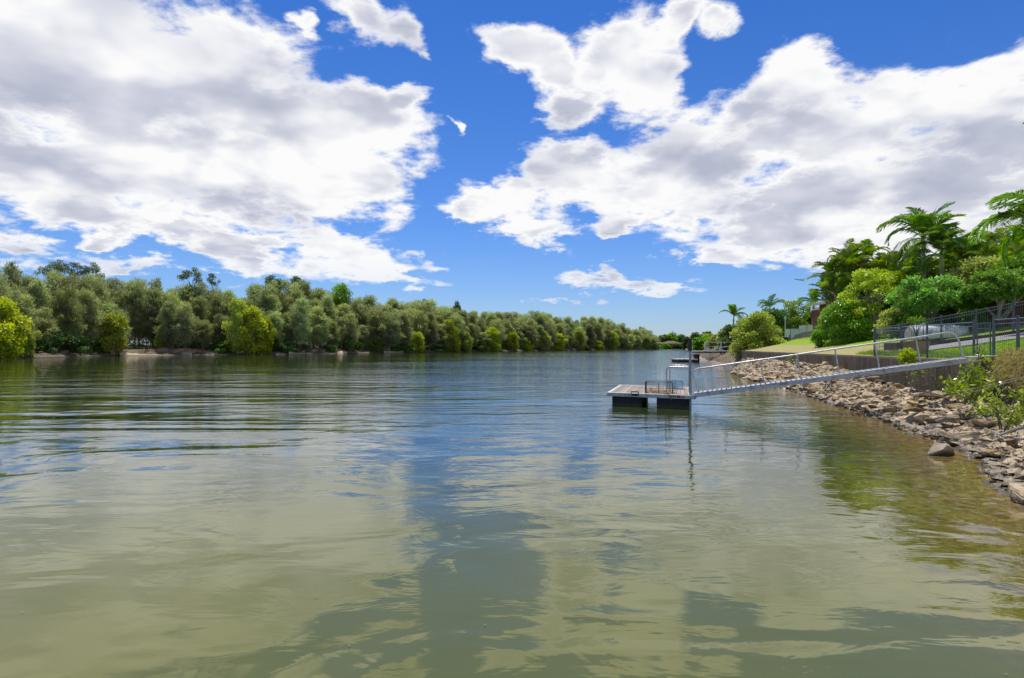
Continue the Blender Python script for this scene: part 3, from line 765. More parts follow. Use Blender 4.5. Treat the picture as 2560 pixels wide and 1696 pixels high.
def rock(x, y, z, s, label, group, k=None, tilt=.35, rz=None, sc=None):
    o = link('rock', ROCKS[rnd.randrange(10) if k is None else k])
    o.location = (x, y, z); o.rotation_euler = (rnd.uniform(-tilt, tilt), rnd.uniform(-tilt, tilt), rnd.uniform(0, 6.28) if rz is None else rz)
    o.scale = sc if sc else (s * rnd.uniform(.9, 1.25), s * rnd.uniform(.85, 1.15), s * rnd.uniform(.8, 1.2))
    return setp(o, label, 'rock', group)
def rzone(y, t):
    a = 'beside the water' if t < .34 else 'half way up the bank' if t < .67 else 'against the retaining wall'
    c = 'near the leafy saplings' if y < 15.5 else 'before the gangway' if y < 24 else 'under the gangway' if y < 33 else 'beyond the gangway'
    return a, c
# hand placed, recognisable ones
pt = onwater(2345, 1131, .05)
rock(pt.x, pt.y, .07, .62, 'lone pale pointed rock standing in the shallow water', None, 4, .1, .3, (.95, .6, .62))
pt = onwater(2540, 1235, .1); rock(pt.x + .12, pt.y, .12, .9, 'big pale rock at the right edge above the shallows', None, 2, .2, 1.1, (.8, .7, .6))
pt = onwater(2420, 1097, .12); rock(pt.x, pt.y, .20, .8, 'large flat topped rock with dark shaded front at the water', None, 1, .1, .1, (.95, .75, .5))
pt = onwater(2478, 1138, .05); rock(pt.x, pt.y, .10, .7, 'low wet rock on the mud right of the flat topped one', None, 3, .1, .5, (.9, .6, .35))
pt = onwater(2095, 999, .02); rock(pt.x, pt.y, .09, 1, 'long thin dark slab at the tip of the water edge', None, 0, .05, .1, (1.1, .5, .5))
pt = onwater(2275, 1018, .5); rock(pt.x, pt.y, .45, 1, 'broad flat slab in the middle of the rock heap', None, 6, .1, .2, (1.15, .9, .8))
pt = onwater(2365, 1035, .5); rock(pt.x, pt.y, .38, 1, 'pale diamond shaped slab below the sapling', None, 5, .12, .4, (.95, .8, .6))
pt = onwater(2325, 985, .6); rock(pt.x, pt.y, .55, 1, 'overhanging flat slab with a deep shadow by the wall', None, 0, .05, -.1, (1.4, .9, .9))
pt = onwater(2215, 978, .6); rock(pt.x, pt.y, .55, 1, 'tilted pale slab leaning up the heap', None, 5, .35, .9, (1.0, .8, .7))
pt = onwater(2175, 950, .7); rock(pt.x, pt.y, .75, 1, 'large slab just under the gangway cables', None, 3, .15, 2.0, (1.3, 1.0, .7))
cnt = 0; placed = []
tries = 0
while cnt < 285 and tries < 20000:
    tries += 1
    y = 8 + 46 * rnd.random() ** 1.25; t = rnd.uniform(-.06, .97)
    x0, x1 = rshoreX(y), wallX(y); x = x0 + t * (x1 - x0)
    s = rnd.choice([.26, .32, .38, .42, .5, .6, .8]) * rnd.uniform(.85, 1.1) * interp(y, [(8, .62), (16, .9), (25, 1.0), (50, 1.15)])
    if y < 14.5 and t > .35: s *= .6
    if 31 < y < 40 and .5 < t < .95 and rnd.random() < .7: continue           # bare dirt shelf
    if any((x - a)**2 + (y - c)**2 < (.36 * (s + r_))**2 for a, c, r_ in placed): continue
    placed.append((x, y, s)); cnt += 1
    a, c = rzone(y, t)
    rock(x, y, bank_z(x, y) + s * .10 + (.05 if t > 0 else -.02), s, 'angular brown rock ' + a + ' ' + c, 'rocks ' + a + ' ' + c, tilt=.42)
# beyond the mangrove: a few at the far spit
# rubble between the rocks: broken stones nobody could count
def rubble(name, n, fn, smin, smax, label, mat):
    g = np.random.default_rng(11); V = []; Fq = []
    oct_ = np.array([(1,0,0),(0,1,0),(-1,0,0),(0,-1,0),(.3,.2,.75),(-.2,-.1,-.7),(.7,-.7,.35),(-.6,.6,.4)])
    fc = [(0,1,4),(1,7,4),(7,2,4),(2,3,4),(3,6,4),(6,0,4),(1,0,5),(2,1,5),(3,2,5),(0,3,5),(1,2,7),(0,6,3)]
    k = 0
    while k < n:
        r_ = fn(g)
        if r_ is None: continue
        x, y, z = r_; s = g.uniform(smin, smax) * (1 + .03 * max(0, y - 15)) * (1.0 if g.random() < .8 else 1.7)
        a = g.uniform(0, 6.28); tx = g.uniform(-.5, .5)
        q_ = oct_ * (s * g.uniform(.7, 1.3), s * g.uniform(.5, 1.0), s * g.uniform(.35, .7)) + g.normal(size=(8, 3)) * s * .13
        ca, sa_ = math.cos(a), math.sin(a); q_ = q_ @ np.array([[ca, sa_, 0], [-sa_, ca, 0], [0, 0, 1]]).T
        q_[:, 2] += q_[:, 0] * tx
        V.append(q_ + (x, y, z + s * .15)); Fq += [(a0 + 8*k, b0 + 8*k, c0 + 8*k) for a0, b0, c0 in fc]; k += 1
    me = np_mesh(name, np.concatenate(V), Fq, mat)
    return setp(link(name, me), label, 'rubble', None, 'stuff')
def near_pt(g):
    y = 3.0 + 50 * g.random() ** 1.35; t = g.random() ** .9 * 1.02 - .07
    if 33 < y < 39 and .6 < t < .9 and g.random() < .8: return None
    x = rshoreX(y) + t * (wallX(y) - rshoreX(y)); return x, y, bank_z(x, y)
M['rubble'] = mk_rock('brown_rubble', (.12, .088, .05), (.33, .25, .145), (.54, .43, .26), (.09, .068, .04))
rubble('stone_rubble', 13000, near_pt, .03, .13, 'broken brown stones filling the gaps on the bank', M['rubble'])
def far_pt(g):
    y = 58 + 50 * g.random(); t = g.random(); x = rshoreX(y) + t * 4.0; return x, y, bank_z(x, y)
rubble('shore_stones', 500, far_pt, .02, .05, 'small stones on the bank behind the bright mangrove', M['rubble'])
# sand spit behind the mangrove
spm = mk_bank('tan_sand', (.40, .28, .18), (.50, .37, .25), (.30, .21, .14), (.2, .14, .09), 1.2)
V = []; n = 24
for i in range(n + 1):
    y = lerp(70, 118, i / n); e = math.sin(math.pi * i / n) ** .5
    for o, z in ((-1.2 * e, -.05), (0, .12), (2.6, .62), (5.0, 1.1), (7.5, 1.6)): V.append((rshoreX(y) + o, y, z + .03))
setp(link('sand_spit', np_mesh('sand_spit', V, grid_faces(5, n + 1), spm, True)), 'tan sand spit beside the far jetty', None, None, 'structure')

# ------------------------------------------------------------------ pontoon
alu = surf('weathered_aluminium', (.50, .50, .50), (.70, .70, .70), 5, .42, .55, .5, .15, .004, c3=(.30, .30, .31))
M['alu'] = alu
M['white_trim'] = surf('chalky_white_trim', (.46, .44, .40), (.74, .72, .68), 6, .6, 0, .4, .25, .006, c3=(.30, .27, .21))
M['float'] = None
M['black'] = surf('black_float_plastic', (.008, .009, .011), (.022, .023, .026), 4, .5, 0, .4, .3, .01, c3=(.035, .035, .022))
M['darkmetal'] = surf('dark_painted_steel', (.02, .022, .028), (.05, .052, .06), 8, .5, .2, .5, .2, .004)
M['rope'] = surf('dirty_yellow_rope', (.40, .28, .06), (.62, .46, .14), 30, .9, 0, .2, .8, .01)
M['wire'] = surf('pale_cable', (.30, .26, .20), (.48, .43, .34), 20, .7, 0, .3, .3, .003)
def mk_float():
    m, nt, out = new_mat('black_float_with_slime'); b = NB(nt); p = b.pos(); sp = b.n('ShaderNodeSeparateXYZ'); nt.links.new(p, sp.inputs[0])
    n1 = b.noise(b.mapping(p, scale=(3, 3, 1.2)), 3, 6, .7); n2 = b.noise(p, 30, 4, .7)
    col = b.ramp(n1, [(.35, (.007, .008, .010)), (.7, (.028, .029, .032))])
    col = b.mix(b.mapr(b.math('ADD', sp.outputs[2], b.math('MULTIPLY', n1, -.16)), .07, .0), col, (.045, .05, .016))
    col = b.mix(b.mapr(n2, .66, .74), col, (.14, .13, .11))
    b.pbr(out, col, .55, 0, .4, b.bump(b.math('ADD', n1, b.math('MULTIPLY', n2, .3)), .5, .03))
    return m
M['float'] = mk_float()
def mk_deck():
    m, nt, out = new_mat('grey_decking'); b = NB(nt); p = b.obj()
    # planks run along the local length; dark gaps between them
    ang = math.atan2(1.25, 4.5)
    q_ = b.mapping(p, rot=(0, 0, ang)); sp = b.n('ShaderNodeSeparateXYZ'); nt.links.new(q_, sp.inputs[0])
    u = b.math('DIVIDE', sp.outputs[0], .14); fr = b.math('FRACT', b.math('ADD', u, 50)); idx = b.math('FLOOR', b.math('ADD', u, 50))
    wn_ = b.n('ShaderNodeTexWhiteNoise', noise_dimensions='1D'); b.inp(wn_.inputs['W'], idx)
    n1 = b.noise(b.mapping(q_, scale=(14, 1.2, 1)), 2, 6, .7); n2 = b.noise(p, 1.6, 5, .65)
    v = b.math('ADD', b.math('MULTIPLY', wn_.outputs['Value'], .35), b.math('MULTIPLY', n1, .75))
    col = b.ramp(v, [(.25, (.16, .125, .10)), (.5, (.30, .25, .21)), (.85, (.46, .40, .35))])
    col = b.mix(b.mapr(n2, .5, .68), col, (.20, .12, .075))
    gap = b.math('LESS_THAN', b.math('ABSOLUTE', b.math('SUBTRACT', fr, .5)), .45)
    col = b.mix(gap, (.02, .016, .012), col)
    b.pbr(out, col, .85, 0, .3, b.bump(b.math('ADD', b.math('MULTIPLY', gap, .6), n1), .5, .01))
    return m
A0 = Vector((3.50, 22.45, 0)); A1 = Vector((6.20, 21.05, 0)); SV = Vector((1.22, 4.35, 0)); UV = A1 - A0; DZ = .49
def dk(u, v, z): return A0 + UV * u + SV * v + Vector((0, 0, z))
pon = thing('pontoon', 'small floating pontoon with weathered timber deck on two black floats', 'pontoon', tuple(dk(.5, .5, 0)))
d = MB(); d.hexa([dk(.04, .03, DZ-.06), dk(.965, .03, DZ-.06), dk(.965, .97, DZ-.06), dk(.04, .97, DZ-.06)], [dk(.04, .03, DZ-.012), dk(.965, .03, DZ-.012), dk(.965, .97, DZ-.012), dk(.04, .97, DZ-.012)])
d.build('deck', mk_deck(), pon)
t = MB()
def slab(mb, u0, u1, v0, v1, z0, z1): mb.hexa([dk(u0,v0,z0), dk(u1,v0,z0), dk(u1,v1,z0), dk(u0,v1,z0)], [dk(u0,v0,z1), dk(u1,v0,z1), dk(u1,v1,z1), dk(u0,v1,z1)])
slab(t, 0, 1.03, -.005, .03, DZ-.135, DZ); slab(t, 0, 1, .97, 1, DZ-.135, DZ); slab(t, 0, .04, .03, .97, DZ-.135, DZ); slab(t, .965, 1, .03, .97, DZ-.135, DZ)
t.build('edge_trim', M['white_trim'], pon, bevel=.006)
for (u0, u1) in ((.06, .42), (.60, .975)):
    for (v0, v1) in ((.02, .40), (.62, .97)):
        f_ = MB(); slab(f_, u0, u1, v0, v1, -.28, DZ-.137); f_.build('float', M['float'], pon, bevel=.02)
c_ = MB(); cc = dk(.34, .0, DZ); c_.tube([cc + Vector((-.13, -.03, .0)), cc + Vector((-.11, -.02, .055)), cc + Vector((.11, -.06, .055)), cc + Vector((.14, -.07, .0))], .022, 6); c_.beam(cc + Vector((-.12, -.045, -.05)), cc + Vector((.13, -.09, -.05)), .012, .07)
c_.build('mooring_cleat', M['darkmetal'], pon, True)
cu = bpy.data.curves.new('num', 'FONT'); cu.body = '071699 -1'; cu.size = .125; cu.extrude = .002; cu.offset = .005; cu.space_character = 1.05
to = bpy.data.objects.new('num', cu); COL.objects.link(to)
bpy.context.view_layer.update()
tme = bpy.data.meshes.new_from_object(to.evaluated_get(bpy.context.evaluated_depsgraph_get())); bpy.data.objects.remove(to)
tme.materials.append(M['darkmetal'])
tx = link('registration_number', tme, pon); fdir = UV.normalized(); fn = Vector((fdir.y, -fdir.x, 0))
mw = Matrix((fdir, Vector((0,0,1)), fn)).transposed().to_4x4(); st = dk(.745, -.005, DZ - .112) + fn * .004 - pon.location; mw.translation = st
tx.matrix_local = mw
# bolts along the fascia and a brown fender strip
bl = MB()
for k in range(9):
    q0 = dk(.06 + k * .107, -.006, DZ - .05); bl.tube([q0, q0 + Vector((-.006, -.012, 0))], .011, 6)
bl.build('bolt', M['darkmetal'], pon)
# pontoon hand hoops
def hoop(a, b_, h, r, nm, label, bend=.12):
    a = Vector(a); b_ = Vector(b_); u = Vector((0, 0, 1)); dxy = (b_ - a).normalized()
    pth = [a, a + u * (h - bend)]
    for k in range(1, 5):
        an = math.pi / 2 * k / 4; pth.append(a + u * (h - bend + bend * math.sin(an)) + dxy * bend * (1 - math.cos(an)))
    for k in range(0, 5):
        an = math.pi / 2 * k / 4; pth.append(b_ + u * (h - bend + bend * math.cos(an)) - dxy * bend * (1 - math.sin(an)))
    pth.append(b_)
    o = MB(); o.tube(pth, r, 10); return o
h1 = hoop(dk(.715, .035, DZ), dk(.995, .035, DZ + .0), .96, .026, 'x', 'x')
hr = thing('handrail_hoop', 'near aluminium tube hoop standing on the pontoon corner', 'handrail', tuple(dk(.85, .03, DZ)), group='tube hoops on the pontoon')
h1.build('rail', alu, hr, True)
s_ = MB(); q0 = dk(.715, .035, DZ); s_.tube([q0 + Vector((0, 0, .005)), q0 + Vector((0, 0, .015))], .05, 10); q0 = dk(.995, .035, DZ); s_.tube([q0 + Vector((0, 0, .005)), q0 + Vector((0, 0, .015))], .05, 10); s_.build('foot_plate', alu, hr, True)
h2 = hoop(dk(.745, .30, DZ), dk(.975, .30, DZ), .98, .024, 'x', 'x')
hr2 = thing('handrail_hoop', 'far aluminium tube hoop behind the near one on the pontoon', 'handrail', tuple(dk(.8, .30, DZ)), group='tube hoops on the pontoon')
h2.build('rail', alu, hr2, True)
# yellow rope at the foot of the near hoop
rp = MB(); c0 = dk(.72, .03, DZ)
for k in range(3):
    rp.tube([c0 + Vector((math.cos(a_) * (.07 + .012 * k), math.sin(a_) * .06, .012 + k * .02)) for a_ in np.linspace(0, 6.0, 12)], .012, 5, False)
rp.tube([c0 + Vector((.05, -.03, .02)), c0 + Vector((.5, -.22, .012)), dk(.97, .05, DZ + .012)], .010, 5); rp.tube([c0 + Vector((0, -.06, .02)), c0 + Vector((.03, -.1, -.08)), c0 + Vector((.12, -.14, -.19)), c0 + Vector((.2, -.16, -.08)), c0 + Vector((.12, -.1, .01))], .011, 5)
rp.tube([c0 + Vector((-.05, .0, .015)), c0 + Vector((-.25, .06, .012)), c0 + Vector((-.12, .02, .014))], .011, 5)
setp(rp.build('mooring_rope', M['rope'], None, True), 'frayed yellow rope wound round the near hoop foot', 'rope')
# wire crab pots
def crate(name, label, c, ux, vy, h, mat, netmat, nr=.0028, bars=5):
    o = thing(name, label, 'crab pot', tuple(c)); ux = Vector(ux); vy = Vector(vy)
    def q(u, v, z): return Vector(c) + ux * (u - .5) + vy * (v - .5) + Vector((0, 0, z))
    fr = MB()
    for z in (.012, h):
        L = [q(0,0,z), q(1,0,z), q(1,1,z), q(0,1,z), q(0,0,z)]
        for a_, e in zip(L, L[1:]): fr.tube([a_, (a_ + e) / 2 + Vector((0, 0, .02 if z > .1 else 0)), e], .009, 6)
    for u, v in ((0,0),(1,0),(1,1),(0,1),(.5,0)): fr.tube([q(u,v,.0), q(u,v,h)], .012, 6)
    fr.build('frame', mat, o, True)
    nt_ = MB()
    for k in range(bars * 3 + 1):
        u = k / (bars * 3)
        for v in (0, 1): nt_.tube([q(u, v, .01), q(u, v, h)], nr, 3, False)
        if k % 2 == 0: nt_.tube([q(u, 0, .012), q(u, 1, .012)], .003, 3, False)
        for u2 in (0, 1): nt_.tube([q(u2, u, .01), q(u2, u, h)], nr, 3, False)
    for k in range(1, 6):
        z = h * k / 6; L = [q(0,0,z), q(1,0,z), q(1,1,z), q(0,1,z), q(0,0,z)]
        for a_, e in zip(L, L[1:]): nt_.tube([a_, e], nr, 3, False)
    nt_.build('mesh_panel', netmat, o)
    return o
ud = UV.normalized(); vd = SV.normalized()
crate('crab_pot', 'low black wire crab pot on the pontoon behind the near hoop', dk(.62, .17, DZ - .01), ud * .98, vd * .75, .40, M['darkmetal'], M['darkmetal'])
M['blue_net'] = surf('faded_blue_net', (.06, .36, .60), (.12, .50, .74), 10, .6)
bc = crate('crab_pot', 'folded blue netted crab pot at the back of the pontoon', dk(.80, .72, DZ - .01), ud * .62, vd * .5, .30, surf('blue_frame', (.03, .16, .28), (.06, .26, .40), 9, .5), M['blue_net'], .006)
tg = MB(); c2 = dk(.79, .64, DZ + .15); tg.hexa([c2, c2 + ud * .06, c2 + ud * .12 + Vector((0,0,.15)), c2 + ud * .06 + Vector((0,0,.15))], [c2 - vd * .004, c2 + ud * .06 - vd * .004, c2 + ud * .12 + Vector((0,0,.15)) - vd * .004, c2 + ud * .06 + Vector((0,0,.15)) - vd * .004]); tg.build('white_tag', M['white_trim'], bc)
bait = MB(); g5 = random.Random(4)
for k in range(26):
    p0 = dk(.62 + g5.uniform(-.14, .14), .17 + g5.uniform(-.05, .05), DZ + g5.uniform(0.01, .10)); bait.tube([p0, p0 + Vector((g5.uniform(-.12, .12), g5.uniform(-.08, .08), g5.uniform(0, .08))), p0 + Vector((g5.uniform(-.18, .18), g5.uniform(-.1, .1), 0.0))], g5.uniform(.006, .018), 5)
setp(bait.build('tangled_line', M['rope'], None, True), 'tangle of tan rope inside the black crab pot', 'rope')
# mooring pile
mp_ = thing('mooring_pile', 'slender grey mooring pole with dark top at the pontoon corner', 'pole', (6.20, 21.22, -1))
o = MB(); o.tube([(6.20, 21.22, -1), (6.20, 21.22, 2.05)], .042, 12); o.build('pole', surf('galvanised_pole', (.30, .30, .33), (.46, .46, .50), 5, .5, .4, .5, .2, .005), mp_, True)
o = MB(); o.tube([(6.20, 21.22, 2.02), (6.20, 21.22, 2.36)], .066, 12); o.build('collar', M['darkmetal'], mp_, True)
o = MB(); o.tube([(6.20, 21.22, 2.36), (6.20, 21.22, 2.40)], [.05, .03], 10); o.beam((6.02, 21.22, 2.43), (6.42, 21.22, 2.41), .05, .035); o.tube([(6.06, 21.22, 2.42), (6.03, 21.22, 2.47)], .03, 6); o.tube([(6.20, 21.22, 2.36), (6.20, 21.22, 2.43)], .018, 6); o.build('bracket', M['darkmetal'], mp_, True)

# ------------------------------------------------------------------ gangway
G0 = Vector((6.33, 21.25, .47)); G1 = Vector((13.95, 18.35, 1.79)); gd = (G1 - G0); gl = gd.length; gdn = gd.normalized()
gs = Vector((-gd.y, gd.x, 0)).normalized()            # towards the far side
if gs.y < 0: gs = -gs
up = Vector((0, 0, 1)); gup = gs.cross(gdn); gup = gup if gup.z > 0 else -gup
gw = thing('gangway', 'long aluminium gangway sloping from the lawn edge down to the pontoon', 'gangway', tuple(G0))
WG = .85
for s2, nm in ((0, 'side_beam'), (WG, 'side_beam')):
    o = MB(); o.beam(G0 + gs * s2, G1 + gs * s2, .05, .15); o.beam(G0 + gs * (s2 + (-.028 if s2 == 0 else .028)) + gup * .068, G1 + gs * (s2 + (-.028 if s2 == 0 else .028)) + gup * .068, .03, .018); o.build(nm, alu, gw)
o = MB(); k = 0
while k * .16 < gl - .1:
    p0 = G0 + gdn * (k * .16 + .05) + gup * .056; o.beam(p0 + gs * .03, p0 + gs * (WG - .03), .115, .02, gup); k += 1
o.build('tread', alu, gw)
# one handrail along the far side
def on_ray(px, z0, lat):  # point on the gangway at a photo column
    m_ = (px - 1280) / F; a_ = G0 + gs * lat; tt = (m_ * a_.y - a_.x) / (gd.x - m_ * gd.y); return a_ + gd * tt
posts = [1822, 1911, 2003, 2099, 2199, 2302]
for px in posts:
    p0 = on_ray(px, 0, WG) + gup * .07; o = MB(); o.tube([p0, p0 + gup * .80], .024, 8); o.build('baluster', alu, gw, True)
rail = []
st0 = G0 + gs * WG
rail.append(st0 + gdn * .12 + gup * .07)
rail += [st0 + gdn * .04 + gup * .55, st0 + gdn * .01 + gup * .74, st0 + gdn * .05 + gup * .83, st0 + gdn * .22 + gup * .88]
pe = on_ray(2409, 0, WG)
for px in (1822, 1911, 2003, 2099, 2199, 2302): rail.append(on_ray(px, 0, WG) + gup * .88)
rail += [pe - gdn * .32 + gup * .90, pe - gdn * .16 + gup * .86, pe - gdn * .08 + gup * .76, pe - gdn * .03 + gup * .60, pe + gup * .06]
o = MB(); o.tube(rail, .027, 10); o.build('handrail', alu, gw, True)
o = MB(); o.tube([G0 + gs * -.05 - gup * .09, G0 + gs * (WG + .05) - gup * .09], .05, 12); o.build('roller', M['darkmetal'], gw, True)
o = MB(); o.beam(G1 - gdn * .05 - gup * .01, G1 + gdn * .75 + gs * .0, 1, 1) if False else o.hexa([G1 - gdn * .1 + gup * .078, G1 + gdn * .7 + gup * .0, G1 + gdn * .7 + gs * WG + gup * .0, G1 - gdn * .1 + gs * WG + gup * .078], [G1 - gdn * .1 + gup * .09, G1 + gdn * .7 + gup * .012, G1 + gdn * .7 + gs * WG + gup * .012, G1 - gdn * .1 + gs * WG + gup * .09]); o.build('landing_plate', alu, gw)
# hanging truss foot and pipe under the gangway
tr_ = MB(); base = on_ray(2062, 0, .3) - gup * .08
for a_, e in (((0,0,0),(0,0,-.34)), ((.22,0,0),(.22,0,-.34)), ((0,0,0),(.22,0,-.34)), ((.22,0,0),(0,0,-.34)), ((-.05,0,-.34),(.3,0,-.34))): tr_.tube([base + Vector(a_), base + Vector(e)], .012, 5)
tr_.build('support_frame', M['darkmetal'], gw)
for (pa, pb, r_, lab) in (((1850, 978, 18.9), (2353, 905, 19.6), .010, 'upper pale cable slung below the gangway'), ((2060, 962, 20.2), (2470, 893, 18.6), .014, 'thin pipe running just beneath the gangway beam'), ((1960, 969, 20.2), (2270, 924, 20.0), .007, 'thin lower cable under the gangway')):
    a_ = P(*pa); e = P(*pb); mid = (a_ + e) / 2 - Vector((0, 0, .05)); o = MB(); o.tube([a_, (a_ + mid) / 2 - Vector((0, 0, .02)), mid, (mid + e) / 2 - Vector((0, 0, .02)), e], r_, 6)
    setp(o.build('cable', M['wire'], None, True), lab, 'cable')
for (pa, pb, r_, lab) in (((2335, 991, 17.6), (2575, 938, 11.5), .005, 'upper of two taut cables at the right edge'), ((2345, 998, 17.2), (2575, 942, 11.2), .007, 'lower of two taut cables at the right edge')):
    a_ = P(*pa); e = P(*pb); a_ = Vector((min(a_.x, wallX(a_.y) - .15), a_.y, a_.z)); e = Vector((e.x, e.y, e.z)); o = MB(); o.tube([a_, (a_ + e) / 2 - Vector((0, 0, .03)), e], r_, 6)
    setp(o.build('cable', M['wire'], None, True), lab, 'cable')

# ------------------------------------------------------------------ far jetty
M['jetty_white'] = surf('jetty_white_paint', (.58, .58, .60), (.80, .80, .82), 2, .5, c3=(.42, .42, .42))
jt = thing('jetty', 'neighbouring fixed jetty with white rails on dark piles', 'jetty', (29, 86, 1.4))
o = MB(); o.beam((25.2, 84.6, 1.46), (33.5, 86.6, 1.46), 1.5, .14); o.build('deck', M['jetty_white'], jt)
o = MB(); o.beam((25.2, 84.6, 1.30), (33.5, 86.6, 1.30), 1.2, .16); o.build('deck_beam', M['darkmetal'], jt)
o = MB(); o.beam((24.6, 84.0, 1.10), (28.0, 84.8, 1.10), 1.2, .12); o.build('lower_deck', M['white_trim'], jt)
for (x, y, w, z1) in ((25.6, 84.6, .8, 1.1), (29.9, 85.3, .36, 1.4)):
    o = MB(); o.tube([(x, y, -1.5), (x, y, z1)], w / 2, 12); o.build('pile', M['black'], jt, True)
for x in (26.6, 29.0, 31.4, 33.2):
    o = MB(); y = 84.3 + (x - 25.2) * .24; o.beam((x, y - .6, 1.5), (x, y - .6, 2.72), .11 if x != 26.6 else .18, .11, (1, 0, 0)); o.build('rail_post', M['jetty_white'], jt)
o = MB()
for z in (2.70,): o.beam((26.6, 84.0, z), (33.4, 85.7, z), .09, .10)
o.build('handrail', M['jetty_white'], jt)
o = MB(); o.beam((26.6, 84.0, 2.12), (33.4, 85.7, 2.12), .06, .06); o.build('mid_rail', M['jetty_white'], jt)
o = MB(); o.beam((27.2, 84.5, 1.6), (33.5, 85.0, 2.75), .09, .07); o.beam((31, 84.6, 1.5), (31, 84.6, 2.2), .05, .05, (1,0,0)); o.build('boat_ramp_rail', M['jetty_white'], jt)
o = MB(); o.beam((24.75, 84.2, .9), (24.75, 84.2, 2.75), .22, .22, (1,0,0)); o.build('end_post', M['jetty_white'], jt)
o = MB(); 
for x in (27.0, 28.7): o.box(x, x + .3, 84.4, 84.6, 1.55, 1.98)
o.build('bollard', M['jetty_white'], jt)
fp = thing('floating_dock', 'low dark edged floating dock by the neighbouring jetty', 'pontoon', (24, 85, 0))
o = MB(); o.box(22.5, 25.0, 82.5, 86, -.2, .28); o.build('float', M['black'], fp); o = MB(); o.box(22.35, 25.1, 82.4, 86.1, .28, .42); o.build('deck', M['white_trim'], fp)
for (a_, e) in (((22.7, 83, .44), (24.6, 84.0, 1.5)), ((23.6, 83, .44), (24.7, 84.2, 1.8))):
    pass
o = MB(); o.tube([(22.8, 83, .44), (23.8, 83.3, .75), (24.6, 84.0, 1.5)], .03, 5); o.tube([(23.4, 83, .44), (24.1, 83.4, .7), (24.65, 84.0, 1.3)], .03, 5)
setp(o.build('mooring_rope', M['white_trim'], None, True), 'pale mooring ropes from the floating dock to the jetty', 'rope')
dg = MB()
L = 2.6
for i, (u0, u1) in enumerate(zip(np.linspace(0, 1, 9)[:-1], np.linspace(0, 1, 9)[1:])):
    def sec(u):
        w = .62 * math.sin(math.pi * min(1, u * .8 + .2)) ** .6; x = 26.6 + u * L; y = 83.5 + u * .4
        return [Vector((x, y - w, .62 + .05)), Vector((x, y - w * .7, .28)), Vector((x, y + w * .7, .28)), Vector((x, y + w, .67))]
    a_, e = sec(u0), sec(u1); dg.add(a_ + e, [(0, 1, 5, 4), (1, 2, 6, 5), (2, 3, 7, 6)])
setp(dg.build('dinghy', M['white_trim'], None, True), 'small pale dinghy lying on the shore below the far jetty', 'boat')
# ------------------------------------------------------------------ fences
M['fence'] = surf('blue_grey_fence_paint', (.07, .085, .115), (.115, .135, .17), 6, .45, .1, .5, .1, .003)
M['fence_wire'] = surf('grey_fence_wire', (.16, .19, .23), (.27, .30, .34), 12, .45, .3, .5, .1, .002)
def brickmat(name, c1, c2, mortar, sc=1.0):
    m, nt, out = new_mat(name); b = NB(nt); p = b.pos()
    bt = b.n('ShaderNodeTexBrick'); sp = b.n('ShaderNodeSeparateXYZ'); nt.links.new(p, sp.inputs[0])
    cb = b.n('ShaderNodeCombineXYZ'); nt.links.new(b.math('ADD', sp.outputs[0], b.math('MULTIPLY', sp.outputs[1], .6)), cb.inputs[0]); nt.links.new(sp.outputs[2], cb.inputs[1])
    nt.links.new(cb.outputs[0], bt.inputs[0]); bt.inputs['Scale'].default_value = 1; bt.inputs['Brick Width'].default_value = .24; bt.inputs['Row Height'].default_value = .086; bt.inputs['Mortar Size'].default_value = .006
    bt.inputs['Color1'].default_value = (*c1, 1); bt.inputs['Color2'].default_value = (*c2, 1); bt.inputs['Mortar'].default_value = (*mortar, 1)
    n1 = b.noise(p, 1.2, 6, .7)
    col = b.mix(b.math('MULTIPLY', b.mapr(n1, .4, .7), .6), bt.outputs[0], (c1[0]*.35, c1[1]*.35, c1[2]*.35))
    b.pbr(out, col, .9, 0, .2, b.bump(b.math('ADD', bt.outputs[1], n1), .4, -.01))
    return m
M['brick'] = brickmat('red_brown_brick', (.20, .085, .055), (.30, .13, .08), (.17, .13, .10))
M['brick_dark'] = brickmat('dark_brick', (.10, .055, .045), (.15, .085, .065), (.10, .08, .07))
def fence(name, label, pts, hs=1.22, loop=True, gap=.085, post=.055, z0=.06, wirer=.0052, skip=()):
    """pts = ground points of the posts"""
    root = thing(name, label, 'fence', tuple(pts[0]))
    for p in pts:
        o = MB(); p = Vector(p); o.beam(p - Vector((0, 0, .2)), p + Vector((0, 0, hs + .06)), post, post, (1, 0, 0)); o.box(p.x - post*.6, p.x + post*.6, p.y - post*.6, p.y + post*.6, p.z + hs + .06, p.z + hs + .085)
        o.build('post', M['fence'], root)
    for i, (a_, e) in enumerate(zip(pts, pts[1:])):
        if i in skip: continue
        a_ = Vector(a_); e = Vector(e); L = (e - a_).length; n = max(2, int(L / gap)); o = MB(); dn = (e - a_).normalized(); sd = Vector((-dn.y, dn.x, 0))
        for k in range(1, n):
            q0 = a_ + (e - a_) * k / n
            if loop:
                o.tube([q0 + Vector((0, 0, z0)), q0 + Vector((0, 0, hs - .13)), q0 + sd * .045 + dn * .03 + Vector((0, 0, hs - .03)), q0 - sd * .01 + dn * .05 + Vector((0, 0, hs))], wirer, 4, False)
            else: o.tube([q0 + Vector((0, 0, z0)), q0 + Vector((0, 0, hs))], wirer, 4, False)
        o.build('wire_panel', M['fence_wire'], root)
        for z, r_ in ((z0 + .06, .007), (hs - .13, .009), (hs, .014)):
            o = MB(); o.tube([a_ + Vector((0, 0, z)), e + Vector((0, 0, z))], r_, 6); o.build('rail', M['fence_wire'], root)
    return root
def gz(x, y, dz=0): return Vector((x, y, max(LZ, land_z(x, y)) + dz))
